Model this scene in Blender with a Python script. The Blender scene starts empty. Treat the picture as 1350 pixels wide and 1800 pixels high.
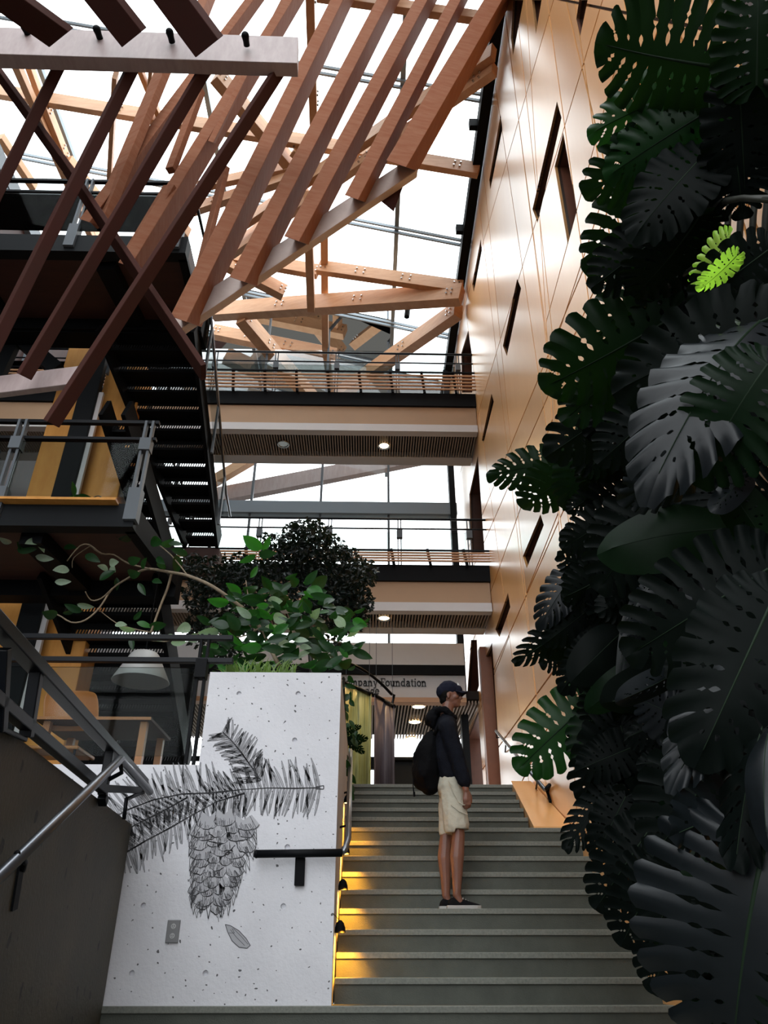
import bpy, bmesh, math, random
from mathutils import Vector, Matrix, noise
SC = bpy.context.scene
COL = SC.collection
# ------------------------------------------------------------------ camera
ZE = 1.638                                   # eye height above the lower floor
FPX, PITCH, YAW = 1300.0, math.radians(30.6), math.radians(1.2)
cf = Vector((math.sin(YAW)*math.cos(PITCH), math.cos(YAW)*math.cos(PITCH), math.sin(PITCH)))
cr = Vector((math.cos(YAW), -math.sin(YAW), 0))
cu = cr.cross(cf)
EYE = Vector((0, 0, ZE))
cd = bpy.data.cameras.new('camera'); cam = bpy.data.objects.new('camera', cd); COL.objects.link(cam)
cam.location = EYE
cam.rotation_euler = Matrix((cr, cu, -cf)).transposed().to_euler()
cd.sensor_fit = 'VERTICAL'; cd.sensor_height = 36; cd.sensor_width = 27; cd.lens = FPX*36/1800
cd.clip_start = .05; cd.clip_end = 300
SC.camera = cam
# ------------------------------------------------------------------ overcast sky, exposure
wd = bpy.data.worlds.new('overcast_sky'); SC.world = wd; wd.use_nodes = True
bg = wd.node_tree.nodes['Background']; bg.inputs[0].default_value = (.93, .965, 1, 1); bg.inputs[1].default_value = 3.6
_t = wd.node_tree; _tc = _t.nodes.new('ShaderNodeTexCoord'); _sx = _t.nodes.new('ShaderNodeSeparateXYZ'); _mr = _t.nodes.new('ShaderNodeMapRange'); _mx = _t.nodes.new('ShaderNodeMixRGB')
_t.links.new(_tc.outputs['Generated'], _sx.inputs[0]); _t.links.new(_sx.outputs[2], _mr.inputs[0]); _mr.inputs[1].default_value = -.06; _mr.inputs[2].default_value = .0
_t.links.new(_mr.outputs[0], _mx.inputs[0]); _mx.inputs[1].default_value = (.07, .07, .065, 1); _mx.inputs[2].default_value = (.93, .965, 1, 1); _t.links.new(_mx.outputs[0], bg.inputs[0])   # dark ground below the horizon
SC.view_settings.view_transform = 'Standard'; SC.view_settings.look = 'None'
SC.view_settings.gamma = 1; SC.view_settings.use_curve_mapping = False
SC.view_settings.exposure = 0.4
SC.cycles.max_bounces = 10; SC.cycles.diffuse_bounces = 4; SC.cycles.transparent_max_bounces = 24
SC.cycles.sample_clamp_indirect = 6

# ------------------------------------------------------------------ helpers
def ray(px, py): return cf + cr*((px-675)/FPX) + cu*((900-py)/FPX)
def W(px, py, Y):
    v = ray(px, py); return EYE + v*(Y/v.y)
def PX(px, py, X):
    v = ray(px, py); return EYE + v*(X/v.x)
def PZ(px, py, z):                            # z above the eye
    v = ray(px, py); return EYE + v*(z/v.z)
ROOF0, RSL = 12.5, .27
def RF(px, py, dz=0):                         # point on the pitched roof plane
    v = ray(px, py); s = (ROOF0+dz+RSL*2)/(v.z+RSL*v.x); return EYE + v*s
def proj(p):
    q = p-EYE; d = q.dot(cf); return Vector((675+FPX*q.dot(cr)/d, 900-FPX*q.dot(cu)/d))
def zof(py, Y): return W(650, py, Y).z

class MB:
    def __init__(s): s.v = []; s.f = []; s.m = []
    def add(s, vs, fs, mi=0):
        b = len(s.v); s.v += [tuple(x) for x in vs]; s.f += [tuple(i+b for i in f) for f in fs]; s.m += [mi]*len(fs)
    def obox(s, c, a, b, d, mi=0):            # centre, three half vectors
        vs = [c+a*i+b*j+d*k for i in (-1, 1) for j in (-1, 1) for k in (-1, 1)]
        fs = [(0,1,3,2),(4,6,7,5),(0,4,5,1),(2,3,7,6),(0,2,6,4),(1,5,7,3)]
        if a.cross(b).dot(d) < 0: fs = [f[::-1] for f in fs]
        s.add(vs, fs, mi)
    def box(s, x0, x1, y0, y1, z0, z1, mi=0):
        s.obox(Vector(((x0+x1)/2, (y0+y1)/2, (z0+z1)/2)), Vector(((x1-x0)/2, 0, 0)), Vector((0, (y1-y0)/2, 0)), Vector((0, 0, (z1-z0)/2)), mi)
    def bar(s, p, q, w, h, up=None, mi=0):    # square bar between two points
        p = Vector(p); q = Vector(q); d = q-p; u = up or Vector((0, 0, 1))
        a = d.cross(u)
        if a.length < 1e-5: a = Vector((1, 0, 0))
        a.normalize(); b = a.cross(d).normalized()
        s.obox((p+q)/2, d/2, a*(w/2), b*(h/2), mi)
    def tube(s, pts, r, n=8, mi=0, cap=True):
        pts = [Vector(p) for p in pts]; rs = r if isinstance(r, (list, tuple)) else [r]*len(pts)
        rings = []; prev = None
        for i, p in enumerate(pts):
            t = (pts[min(i+1, len(pts)-1)]-pts[max(i-1, 0)])
            if t.length < 1e-7: t = Vector((0, 0, 1))
            t.normalize()
            if prev is None:
                a = t.orthogonal().normalized()
            else:
                a = prev - t*prev.dot(t)
                a = a.normalized() if a.length > 1e-5 else t.orthogonal().normalized()
            prev = a; b = t.cross(a)
            rings.append([p+(a*math.cos(2*math.pi*k/n)+b*math.sin(2*math.pi*k/n))*rs[i] for k in range(n)])
        vs = [v for R_ in rings for v in R_]; fs = []
        for i in range(len(rings)-1):
            for k in range(n): fs.append((i*n+k, i*n+(k+1) % n, (i+1)*n+(k+1) % n, (i+1)*n+k))
        if cap: fs.append(tuple(range(n))[::-1]); fs.append(tuple((len(rings)-1)*n+k for k in range(n)))
        s.add(vs, fs, mi)
    def lathe(s, c, prof, n=20, axis=None, mi=0):
        ax = (axis or Vector((0, 0, 1))).normalized(); a = ax.orthogonal().normalized(); b = ax.cross(a); vs = []; fs = []
        for (r, h) in prof:
            for k in range(n):
                t = 2*math.pi*k/n; vs.append(c+ax*h+(a*math.cos(t)+b*math.sin(t))*r)
        for i in range(len(prof)-1):
            for k in range(n): fs.append((i*n+k, i*n+(k+1) % n, (i+1)*n+(k+1) % n, (i+1)*n+k))
        s.add(vs, fs, mi)
    def prism(s, poly, ext, mi=0):            # poly: list of Vectors, ext: Vector
        n = len(poly); vs = list(poly)+[p+ext for p in poly]
        fs = [tuple(range(n)), tuple(range(n, 2*n))[::-1]]+[((i+1) % n, i, n+i, n+(i+1) % n) for i in range(n)]
        s.add(vs, fs, mi)
    def build(s, name, mats, parent=None, smooth=False, bevel=0, kind=None):
        me = bpy.data.meshes.new(name); me.from_pydata(s.v, [], s.f)
        for m in (mats if isinstance(mats, (list, tuple)) else [mats]): me.materials.append(m)
        if any(s.m): me.polygons.foreach_set('material_index', s.m)
        me.validate()
        bm = bmesh.new(); bm.from_mesh(me); bmesh.ops.recalc_face_normals(bm, faces=bm.faces); bm.to_mesh(me); bm.free()
        if smooth: me.polygons.foreach_set('use_smooth', [True]*len(me.polygons))
        o = bpy.data.objects.new(name, me); COL.objects.link(o)
        if parent: o.parent = parent
        if bevel:
            b = o.modifiers.new('bevel', 'BEVEL'); b.width = bevel; b.segments = 2; b.limit_method = 'ANGLE'
        if kind: o['kind'] = kind
        return o
def tag(o, label=None, cat=None, group=None, kind=None):
    if label: o['label'] = label
    if cat: o['category'] = cat
    if group: o['group'] = group
    if kind: o['kind'] = kind
    return o
def empty(name, loc=(0, 0, 0), label=None, cat=None, group=None, kind=None):
    o = bpy.data.objects.new(name, None); COL.objects.link(o); o.empty_display_size = .1
    # parts are modelled in world space, so the base position goes into a delta that the children undo
    o.location = (0, 0, 0)
    return tag(o, label, cat, group, kind)

# ------------------------------------------------------------------ materials
def mat(name, col, rough=.6, metal=0, spec=.5, emit=None, es=0, coat=0, noise_amt=0, nscale=8, stretch=(1, 1, 1), col2=None, bump=0, bscale=60, trans=0):
    m = bpy.data.materials.new(name); m.use_nodes = True; nt = m.node_tree; b = nt.nodes['Principled BSDF']
    b.inputs['Base Color'].default_value = (*col, 1); b.inputs['Roughness'].default_value = rough
    b.inputs['Metallic'].default_value = metal; b.inputs['Specular IOR Level'].default_value = spec
    b.inputs['Coat Weight'].default_value = coat
    b.inputs['Coat IOR'].default_value = 1.5 if coat > .5 else 1.5
    b.inputs['Coat Roughness'].default_value = .12 if coat < .5 else .28
    if emit: b.inputs['Emission Color'].default_value = (*emit, 1); b.inputs['Emission Strength'].default_value = es
    if trans: b.inputs['Transmission Weight'].default_value = trans
    if noise_amt or col2 or bump:
        tc = nt.nodes.new('ShaderNodeTexCoord'); mp = nt.nodes.new('ShaderNodeMapping'); nt.links.new(tc.outputs['Object'], mp.inputs[0]); mp.inputs['Scale'].default_value = stretch
    if noise_amt or col2:
        n = nt.nodes.new('ShaderNodeTexNoise'); n.inputs['Scale'].default_value = nscale; n.inputs['Detail'].default_value = 6; n.inputs['Roughness'].default_value = .65
        nt.links.new(mp.outputs[0], n.inputs['Vector'])
        r = nt.nodes.new('ShaderNodeValToRGB'); nt.links.new(n.outputs[0], r.inputs[0])
        c2 = col2 or tuple(c*(1-noise_amt) for c in col)
        r.color_ramp.elements[0].position = .32; r.color_ramp.elements[1].position = .68
        r.color_ramp.elements[0].color = (*c2, 1); r.color_ramp.elements[1].color = (*col, 1)
        nt.links.new(r.outputs[0], b.inputs['Base Color'])
    if bump:
        n2 = nt.nodes.new('ShaderNodeTexNoise'); n2.inputs['Scale'].default_value = bscale; nt.links.new(mp.outputs[0], n2.inputs['Vector'])
        bp = nt.nodes.new('ShaderNodeBump'); bp.inputs['Strength'].default_value = bump; bp.inputs['Distance'].default_value = .01
        nt.links.new(n2.outputs[0], bp.inputs['Height']); nt.links.new(bp.outputs[0], b.inputs['Normal'])
    return m
def concrete(name, light, dark, pits=True, rough=.75, pit_scale=9, pscale=(1, 1, 1), ax=0):
    m = mat(name, light, rough, nscale=1.6, col2=dark, bump=.25, bscale=45); nt = m.node_tree; b = nt.nodes['Principled BSDF']
    if pits:
        tc = nt.nodes.new('ShaderNodeTexCoord'); mp = nt.nodes.new('ShaderNodeMapping'); mp.inputs['Scale'].default_value = pscale
        nt.links.new(tc.outputs['Object'], mp.inputs[0])
        sx = nt.nodes.new('ShaderNodeSeparateXYZ'); cx = nt.nodes.new('ShaderNodeCombineXYZ'); nt.links.new(mp.outputs[0], sx.inputs[0]); nt.links.new(sx.outputs[ax], cx.inputs[0]); nt.links.new(sx.outputs[2], cx.inputs[1])
        wn = nt.nodes.new('ShaderNodeTexNoise'); wn.inputs['Scale'].default_value = 14; nt.links.new(cx.outputs[0], wn.inputs['Vector'])
        ad = nt.nodes.new('ShaderNodeMixRGB'); ad.blend_type = 'ADD'; ad.inputs[0].default_value = .06
        nt.links.new(cx.outputs[0], ad.inputs[1]); nt.links.new(wn.outputs[1], ad.inputs[2])
        vo = nt.nodes.new('ShaderNodeTexVoronoi'); vo.voronoi_dimensions = '2D'; vo.inputs['Scale'].default_value = pit_scale; nt.links.new(ad.outputs[0], vo.inputs['Vector'])
        # pit radius differs per cell
        sp = nt.nodes.new('ShaderNodeSeparateColor'); nt.links.new(vo.outputs['Color'], sp.inputs[0])
        mr = nt.nodes.new('ShaderNodeMapRange'); mr.inputs[1].default_value = .45; mr.inputs[2].default_value = 1; mr.inputs[3].default_value = 0; mr.inputs[4].default_value = .11
        nt.links.new(sp.outputs[0], mr.inputs[0])
        lt = nt.nodes.new('ShaderNodeMath'); lt.operation = 'LESS_THAN'; nt.links.new(vo.outputs['Distance'], lt.inputs[0]); nt.links.new(mr.outputs[0], lt.inputs[1])
        mx = nt.nodes.new('ShaderNodeMixRGB'); mx.inputs[2].default_value = (*[c*.16 for c in dark], 1)
        src = b.inputs['Base Color'].links[0].from_socket
        nt.links.new(src, mx.inputs[1]); nt.links.new(lt.outputs[0], mx.inputs[0]); nt.links.new(mx.outputs[0], b.inputs['Base Color'])
    return m
def glass(name, tint=(.93, .97, .97), refl=.35):
    m = bpy.data.materials.new(name); m.use_nodes = True; nt = m.node_tree; nt.nodes.clear()
    o = nt.nodes.new('ShaderNodeOutputMaterial'); mx = nt.nodes.new('ShaderNodeMixShader'); t = nt.nodes.new('ShaderNodeBsdfTransparent'); g = nt.nodes.new('ShaderNodeBsdfGlossy')
    t.inputs[0].default_value = (*tint, 1); g.inputs['Roughness'].default_value = .03; g.inputs[0].default_value = (refl, refl, refl, 1)
    fr = nt.nodes.new('ShaderNodeFresnel'); fr.inputs[0].default_value = 1.45
    nt.links.new(fr.outputs[0], mx.inputs[0]); nt.links.new(t.outputs[0], mx.inputs[1]); nt.links.new(g.outputs[0], mx.inputs[2]); nt.links.new(mx.outputs[0], o.inputs[0])
    return m
M = dict(
 conc_white=concrete('pale_concrete', (.66, .66, .69), (.58, .58, .61), pit_scale=15),
 conc_dark=concrete('shaded_concrete', (.070, .060, .036), (.038, .037, .026), pit_scale=6, ax=1, pscale=(1, 1, .6), rough=.6),  # left parapet's shade put into this dark base colour
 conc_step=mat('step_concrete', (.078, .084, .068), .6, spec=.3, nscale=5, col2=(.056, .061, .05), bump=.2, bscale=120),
 conc_edge=mat('pale_step_edge', (.17, .178, .15), .6, nscale=60, col2=(.11, .115, .098)),  # nosing strip, lighter than the step, mottled by noise
 floor=mat('landing_concrete', (.20, .20, .185), .5, nscale=3, noise_amt=.2),
 wood=None,
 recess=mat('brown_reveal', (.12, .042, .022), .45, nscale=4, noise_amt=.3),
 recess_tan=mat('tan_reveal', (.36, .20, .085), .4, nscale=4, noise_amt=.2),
 joint=mat('panel_joint', (.03, .018, .012), .8),
 glulam=mat('glulam_fir', (.64, .36, .195), .5, nscale=3, stretch=(1, 1, 6), col2=(.53, .27, .13), bump=.1),
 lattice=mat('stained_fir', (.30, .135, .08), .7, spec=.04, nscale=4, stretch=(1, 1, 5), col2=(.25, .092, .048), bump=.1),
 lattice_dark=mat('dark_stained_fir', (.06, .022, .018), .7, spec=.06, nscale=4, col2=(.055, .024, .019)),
 lattice_grey=mat('grey_fir', (.42, .33, .32), .45, nscale=4, stretch=(4, 1, 1), col2=(.34, .255, .245)),  # grey-brown fir varied by noise
 end_lit=mat('skylit_fir', (.62, .52, .48), .6, spec=.2, nscale=4, col2=(.52, .42, .38)), column=mat('red_brown_column', (.26, .085, .035), .5, nscale=3, noise_amt=.25),  # end rail: sky light on its face put into a paler fir
 black=mat('black_steel', (.005, .0055, .0065), .55, spec=.08),
 char=mat('charcoal_steel', (.009, .0105, .012), .55, spec=.10),
 grey=mat('grey_steel', (.10, .115, .13), .45, spec=.3),
 blue=mat('grey_blue_steel', (.22, .27, .31), .5),
 rail=mat('brushed_rail', (.19, .20, .22), .28, metal=.85),
 rail_dark=mat('dark_rail', (.005, .006, .008), .35, spec=.12),
 chrome=mat('steel_bolt', (.5, .5, .5), .25, metal=1),
 beige=mat('beige_plaster', (.42, .265, .155), .6, nscale=2, noise_amt=.06),
 white=mat('white_plaster', (.62, .60, .60), .6, nscale=2, noise_amt=.05),
 slat=mat('soffit_slat', (.34, .27, .22), .6),
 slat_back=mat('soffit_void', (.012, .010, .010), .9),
 bench=mat('guard_slat', (.50, .27, .14), .5),
 plywood=mat('maple_plywood', (.70, .33, .08), .45, spec=.25, nscale=3, stretch=(3, 3, .6), col2=(.58, .25, .05)),
 soffit_brown=mat('brown_soffit', (.055, .018, .012), .6, nscale=2, stretch=(1, 6, 1), col2=(.035, .012, .009)),
 chairwood=mat('chair_ply', (.50, .19, .055), .4, nscale=3, noise_amt=.2),
 glass=glass('clear_glass'), glass2=glass('guard_glass', (.84, .89, .88), .07),
 ink=mat('drawing_ink', (.05, .05, .054), .8), wash=mat('ink_wash', (.26, .26, .27), .8),
 lamp=mat('lamp_lens', (1, .9, .7), emit=(1, .72, .38), es=14),
 steplamp=mat('step_lamp_lens', (1, .8, .4), emit=(1, .62, .18), es=12),
 outlet=mat('outlet_grey', (.22, .22, .225), .35, metal=.4),
 shade=mat('translucent_shade', (.45, .45, .44), .4),
 sign=mat('sign_lettering', (.02, .02, .022), .4),
)
def woodmat():
    m = mat('veneer_panel', (.87, .46, .17), .42, coat=.95, nscale=1.3, stretch=(1, 1.5, .35), col2=(.80, .385, .12)); nt = m.node_tree
    b = nt.nodes['Principled BSDF']
    oi = nt.nodes.new('ShaderNodeObjectInfo'); hs = nt.nodes.new('ShaderNodeHueSaturation')
    mr = nt.nodes.new('ShaderNodeMapRange'); mr.inputs[3].default_value = .82; mr.inputs[4].default_value = 1.12
    nt.links.new(oi.outputs['Random'], mr.inputs[0]); nt.links.new(mr.outputs[0], hs.inputs['Value'])
    src = b.inputs['Base Color'].links[0].from_socket
    nt.links.new(src, hs.inputs['Color']); nt.links.new(hs.outputs[0], b.inputs['Base Color'])
    return m
M['wood'] = woodmat()

def beam(pa, pb, wa, wb, m, name='beam', parent=None, mode='v', roll=0, endcut=None, ext=0):
    """timber between two points; wa / wb: apparent widths (px) of its camera-side face and of its underside"""
    A = pa if isinstance(pa, Vector) else W(*pa); B = pb if isinstance(pb, Vector) else W(*pb)
    D = (B-A).normalized(); A = A-D*ext; B = B+D*ext; Mi = (A+B)/2
    n = D.cross(Vector((0, 0, 1))).normalized()
    if n.dot(EYE-Mi) < 0: n = -n
    e = n.cross(D).normalized()
    if e.z > 0: e = -e
    if roll:
        R_ = Matrix.Rotation(math.radians(roll), 3, D); n = R_@n; e = R_@e
    q0 = proj(Mi); dl = (proj(Mi+D*.05)-q0).normalized(); pr = Vector((-dl.y, dl.x))
    h = wa/max(60, abs((proj(Mi+e*.1)-q0).dot(pr))*10); w = wb/max(45, abs((proj(Mi+n*.1)-q0).dot(pr))*10)
    h = min(max(h, .05), .6); w = min(max(w, .05), .6)
    b = MB(); b.obox(Mi, (B-A)/2, e*(h/2), n*(w/2))
    if endcut:                                # bevel cut of the far end: corners slide along the timber
        q = proj(B); dv = Vector((endcut[1], -endcut[0])).normalized(); vs = []
        for v in b.v:
            v = Vector(v)
            if (v-B).length < (v-A).length:
                for it in range(4):
                    f0 = (proj(v)-q).dot(dv); f1 = (proj(v+D*.05)-q).dot(dv); v = v-D*(.05*f0/(f1-f0))
            vs.append(tuple(v))
        b.v = vs
    return b.build(name, m, parent, bevel=.006)
# ================================================================== STRUCTURE
XR = 2.0                                      # wood wall plane
def zr(z): return z+ZE
b = MB(); b.box(-9, 6, -5, 3.95, -.2, 0); tag(b.build('floor', M['floor']), kind='structure')
b = MB(); b.box(-9, XR, 9.42, 20, zr(1.50), zr(1.708)); tag(b.build('floor', M['floor']), kind='structure')
b = MB(); b.box(-9, -.35, 6.05, 9.42, zr(.75), zr(.98)); tag(b.build('floor', M['floor']), kind='structure')
b = MB(); b.box(-9, 2.3, -5.2, -5, 0, zr(.3)); tag(b.build('wall_back', M['conc_dark']), kind='structure')  # unseen end wall, cut low to let in more sky light
b = MB()
for k in range(8): b.box(-9+1.6*k, -8.9+1.6*k, -5.15, -5.05, zr(.3), zr(14))
for z_ in (5, 8, 11): b.box(-9, 2.3, -5.15, -5.05, zr(z_), zr(z_)+.08)
tag(b.build('back_light_frame', M['char']), kind='structure')  # unseen open frame added where the end is opened for front light

# ---- stairs
RIS, TR, Y0S = .147, .22, 5.69
steps = []                                    # (z_top rel, nosing Y)
for k in range(-8, 10): steps.append((-.315+RIS*k, Y0S+TR*k))
z9, y9 = steps[-1]
for k in range(1, 6): steps.append((z9+.14*k, y9+.33*k))
def xleft(Y): return -.21 if Y > Y0S+.01 else -3.1
def xright(i): return 2.0 if i <= 17 else 1.60+.028*(i-17)
stair = empty('staircase', label='wide grey concrete staircase rising from the lower floor to the landing with the sign', cat='staircase')
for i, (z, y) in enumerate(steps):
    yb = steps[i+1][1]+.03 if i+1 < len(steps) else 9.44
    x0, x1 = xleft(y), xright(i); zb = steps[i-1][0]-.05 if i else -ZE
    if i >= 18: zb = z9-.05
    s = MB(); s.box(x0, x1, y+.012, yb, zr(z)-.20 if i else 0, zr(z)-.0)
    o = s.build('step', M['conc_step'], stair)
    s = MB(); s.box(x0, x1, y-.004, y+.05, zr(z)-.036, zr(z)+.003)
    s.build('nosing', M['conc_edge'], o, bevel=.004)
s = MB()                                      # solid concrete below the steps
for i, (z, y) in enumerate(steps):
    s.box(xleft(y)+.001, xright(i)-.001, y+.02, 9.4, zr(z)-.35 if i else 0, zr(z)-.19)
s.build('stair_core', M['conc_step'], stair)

# ---- white board-marked concrete block with the drawing
def wp(px, py, Y=5.72): return W(px, py, Y)
YW = 5.72
zb_, zl_, zt_ = zr(-.32), wp(250, 1344).z, wp(480, 1182).z
xl_, xm_, xr_ = -2.6, (wp(349, 1344).x+wp(370, 1180).x)/2, wp(600, 1180).x
holes = [(420, 1219), (524, 1219), (518, 1301), (505, 1489), (498, 1593), (252, 1592), (232, 1711), (361, 1711)]
bm = bmesh.new()
outer = [(xl_, zb_), (xr_, zb_), (xr_, zt_), (xm_, zt_), (xm_, zl_), (xl_, zl_)]
def loop(pts, y): return [bm.verts.new((x, y, z)) for x, z in pts]
ov = loop(outer, YW); ed = [bm.edges.new((ov[i], ov[(i+1) % 6])) for i in range(6)]
hl = []
for hx, hy in holes:
    c = wp(hx, hy); pts = [(c.x+.019*math.cos(2*math.pi*t/14), c.z+.019*math.sin(2*math.pi*t/14)) for t in range(14)]
    h = loop(pts, YW); hl.append((h, c)); ed += [bm.edges.new((h[i], h[(i+1) % 14])) for i in range(14)]
bmesh.ops.triangle_fill(bm, edges=ed, use_beauty=True)
for h, c in hl:
    r2 = [bm.verts.new((c.x+(v.co.x-c.x)*.8, YW+.022, c.z+(v.co.z-c.z)*.8)) for v in h]
    for i in range(14): bm.faces.new((h[i], h[(i+1) % 14], r2[(i+1) % 14], r2[i]))
    bm.faces.new(r2)
bv = loop(outer, YW+.30)
for i in range(6): bm.faces.new((ov[i], ov[(i+1) % 6], bv[(i+1) % 6], bv[i]))
bm.faces.new(bv)
bmesh.ops.recalc_face_normals(bm, faces=bm.faces)
me = bpy.data.meshes.new('wall_center'); bm.to_mesh(me); bm.free(); me.materials.append(M['conc_white'])
wall_c = bpy.data.objects.new('wall_center', me); COL.objects.link(wall_c); tag(wall_c, kind='structure')
# side wall of the planter along the stairs, and the planter box
b = MB(); b.box(-.36, xr_, YW+.30, 9.4, zr(-.32), zt_); tag(b.build('wall_side', M['conc_white']), kind='structure')
b = MB(); b.box(xm_, -.36, 7.6, 7.75, zr(.75), zt_-.1); b.box(xm_, xm_+.12, YW+.3, 7.6, zr(.75), zt_-.02)
b.box(xm_+.12, -.36, YW+.3, 7.6, zr(.6), zr(.75)); tag(b.build('planter_box', M['conc_white'], bevel=.01), 'concrete planter trough behind the drawn-on pale block', 'planter')
b = MB()
for i in range(14):
    for j in range(12):
        pass
nx, ny = 16, 14; vs = []; fs = []
for i in range(nx):
    for j in range(ny):
        x = xm_+.12+(-.36-xm_-.12)*i/(nx-1); y = YW+.3+(7.6-YW-.3)*j/(ny-1); vs.append((x, y, zt_-.12+.05*noise.noise(Vector((x*4, y*4, 0)))))
for i in range(nx-1):
    for j in range(ny-1): fs.append((i*ny+j, (i+1)*ny+j, (i+1)*ny+j+1, i*ny+j+1))
b.add(vs, fs); tag(b.build('soil', mat('potting_soil', (.03, .02, .014), .9, bump=.6), smooth=True), 'dark potting soil filling the concrete planter', 'soil', kind='stuff')

# ---- drawing on the concrete: thin ink and wash shapes lying on the face
draw = MB()
random.seed(5)
def dp(x, y, o=.0015): return wp(x, y, YW-o)
def stroke(pts, w=1.0, mi=0, o=.0022):
    for i in range(len(pts)-1):
        a = Vector(pts[i]); c = Vector(pts[i+1]); d = c-a
        if d.length < .01: continue
        n = Vector((-d.y, d.x)).normalized()*(w/2)
        draw.add([dp(*(a+n), o), dp(*(a-n), o), dp(*(c-n), o), dp(*(c+n), o)], [(0, 1, 2, 3)], mi)
def needle(x, y, ang, L, w=4.2):
    d = Vector((math.cos(ang), math.sin(ang))); n = Vector((-d.y, d.x)); bnd = random.uniform(-.10, .10)
    left, right = [], []
    for i in range(6):
        t = i/5; c = Vector((x, y))+d*(L*t)+n*(bnd*L*t*t); hw = w*.5*(math.sin(math.pi*min(1, t*.9+.12))**.6)
        if i == 5: hw = .4
        left.append(c+n*hw); right.append(c-n*hw)
    for i in range(5):
        draw.add([dp(*left[i], .0012), dp(*right[i], .0012), dp(*right[i+1], .0012), dp(*left[i+1], .0012)], [(0, 1, 2, 3)], 2 if random.random() < .75 else 1)
    stroke(left, .5); stroke(right, .65)
    if random.random() < .3: stroke([(left[i]+right[i])/2 for i in range(5)], .4)
def sprig(path, n, L0, L1, sp=(.75, 1.25), w=4.2):
    pts = [Vector(p) for p in path]; seg = [(pts[i+1]-pts[i]).length for i in range(len(pts)-1)]; T = sum(seg)
    for k in range(n):
        t = k/(n-1); s = t*T; i = 0
        while i < len(seg)-1 and s > seg[i]: s -= seg[i]; i += 1
        c = pts[i].lerp(pts[i+1], min(1, s/seg[i])); d = (pts[i+1]-pts[i]).normalized(); a0 = math.atan2(d.y, d.x)
        L = L0+(L1-L0)*t
        for sg in (-1, 1):
            needle(c.x, c.y, a0+sg*random.uniform(*sp), L*random.uniform(.72, 1.12), w)
    for j in range(3): stroke([p+Vector((random.uniform(-.8, .8), random.uniform(-1, 1)*1.5)) for p in pts], 1.5)
sprig([(562, 1384), (520, 1386), (470, 1386), (420, 1390), (370, 1394), (320, 1396), (270, 1406), (225, 1424), (200, 1436)], 66, 50, 54, (1.15, 1.55))
sprig([(458, 1372), (440, 1345), (424, 1322), (408, 1303), (392, 1287)], 30, 42, 33, (.75, 1.35), 3.6)
sprig([(430, 1394), (380, 1410), (340, 1432), (300, 1455), (255, 1478), (215, 1502)], 38, 46, 44, (1.0, 1.4))
sprig([(330, 1402), (290, 1425), (240, 1450), (205, 1468)], 16, 34, 38, (.8, 1.3), 3.6)
stroke([(555, 1383), (569, 1381), (569, 1387), (556, 1387)], 1.6)
# cone: rows of overlapping scales with pointed bracts
def conew(t): return (46+4*math.sin(t*9))*(1-t**3*.62)
c0, c1 = Vector((396, 1440)), Vector((368, 1590))
for r_ in range(12):
    t = 1-r_/11; c = c0.lerp(c1, t); hw = conew(t); n = 2 if t > .88 else (3 if r_ % 2 else 4)
    for j in range(n):
        f = 2*(j+.5)/n-1+random.uniform(-.12, .12); x = c.x+hw*f*.92; y = c.y+random.uniform(-5, 5)+abs(f)*7
        sw = hw/n*random.uniform(1.05, 1.45); hh = random.uniform(15, 22); sk_ = f*random.uniform(2, 9)
        arc_ = [Vector((x+sk_+sw*math.cos(q_)*(1+.08*math.sin(5*q_+j)), y+hh*math.sin(q_)*.55+random.uniform(-1.3, 1.3))) for q_ in [math.pi*(q/11) for q in range(12)]]
        poly = [Vector((x-sw*.7, y-hh*1.05))]+arc_[::-1]+[Vector((x+sw*.7, y-hh*1.05))]; cen = Vector((x, y-hh*.5)); o = .0026+.0004*r_
        mi = 3 if random.random() < .78 else 2
        for q in range(len(poly)-1): draw.add([dp(*cen, o), dp(*poly[q], o), dp(*poly[q+1], o)], [(0, 1, 2)], mi)
        o += .0003; m0 = random.randint(3, 6)
        stroke(poly[1:-1], 1.0, 0, o); stroke(poly[m0:m0+5], 2.0, 0, o); stroke(poly[:3], .7, 0, o)
        for q in range(13):
            hx = x+sw*random.uniform(-.85, .85); y1 = y+hh*.45*math.sqrt(max(0, 1-((hx-x)/sw)**2)); l_ = random.uniform(3, 13); stroke([(hx+sk_, y1), (hx+sk_*.5+random.uniform(-1, 1), y1-l_)], random.uniform(.35, .8), 0, o)
        if random.random() < .75:              # three-pronged bract
            bx, by = x+sk_+random.uniform(-3, 3), y+hh*.45
            for dx, ln in ((-3.2, 8), (0, 15), (3.2, 8)): stroke([(bx+dx*.4, by-9), (bx+dx+f*3, by+ln*.4), (bx+dx*.7+f*5, by+ln)], .9, 0, o+.0002)
    for sg in (-1, 1):
        x = c.x+sg*hw; L_ = random.uniform(22, 38); q = [(x-sg*3, c.y-6), (x+sg*8, c.y+L_*.4), (x+sg*(9 if t < .5 else 4), c.y+L_), (x+sg*2, c.y+L_*.55), (x-sg*6, c.y+8)]
        stroke(q, .9, 0, .0078); stroke([(x+sg*1, c.y+2), (x+sg*5, c.y+L_*.6)], .6, 0, .0078)
for q in [[(350, 1585), (352, 1606), (358, 1590)], [(362, 1590), (366, 1615), (371, 1592)], [(378, 1580), (388, 1612), (390, 1596), (384, 1578)], [(340, 1560), (336, 1590), (345, 1575)]]: stroke(q, 1.3, 0, .0078)
seed = [(396, 1625), (405, 1627), (420, 1636), (433, 1650), (440, 1662), (434, 1667), (420, 1665), (408, 1654), (400, 1638), (396, 1625)]
for q in range(1, len(seed)-2): draw.add([dp(*seed[0], .001), dp(*seed[q], .001), dp(*seed[q+1], .001)], [(0, 1, 2)], 2)
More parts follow.
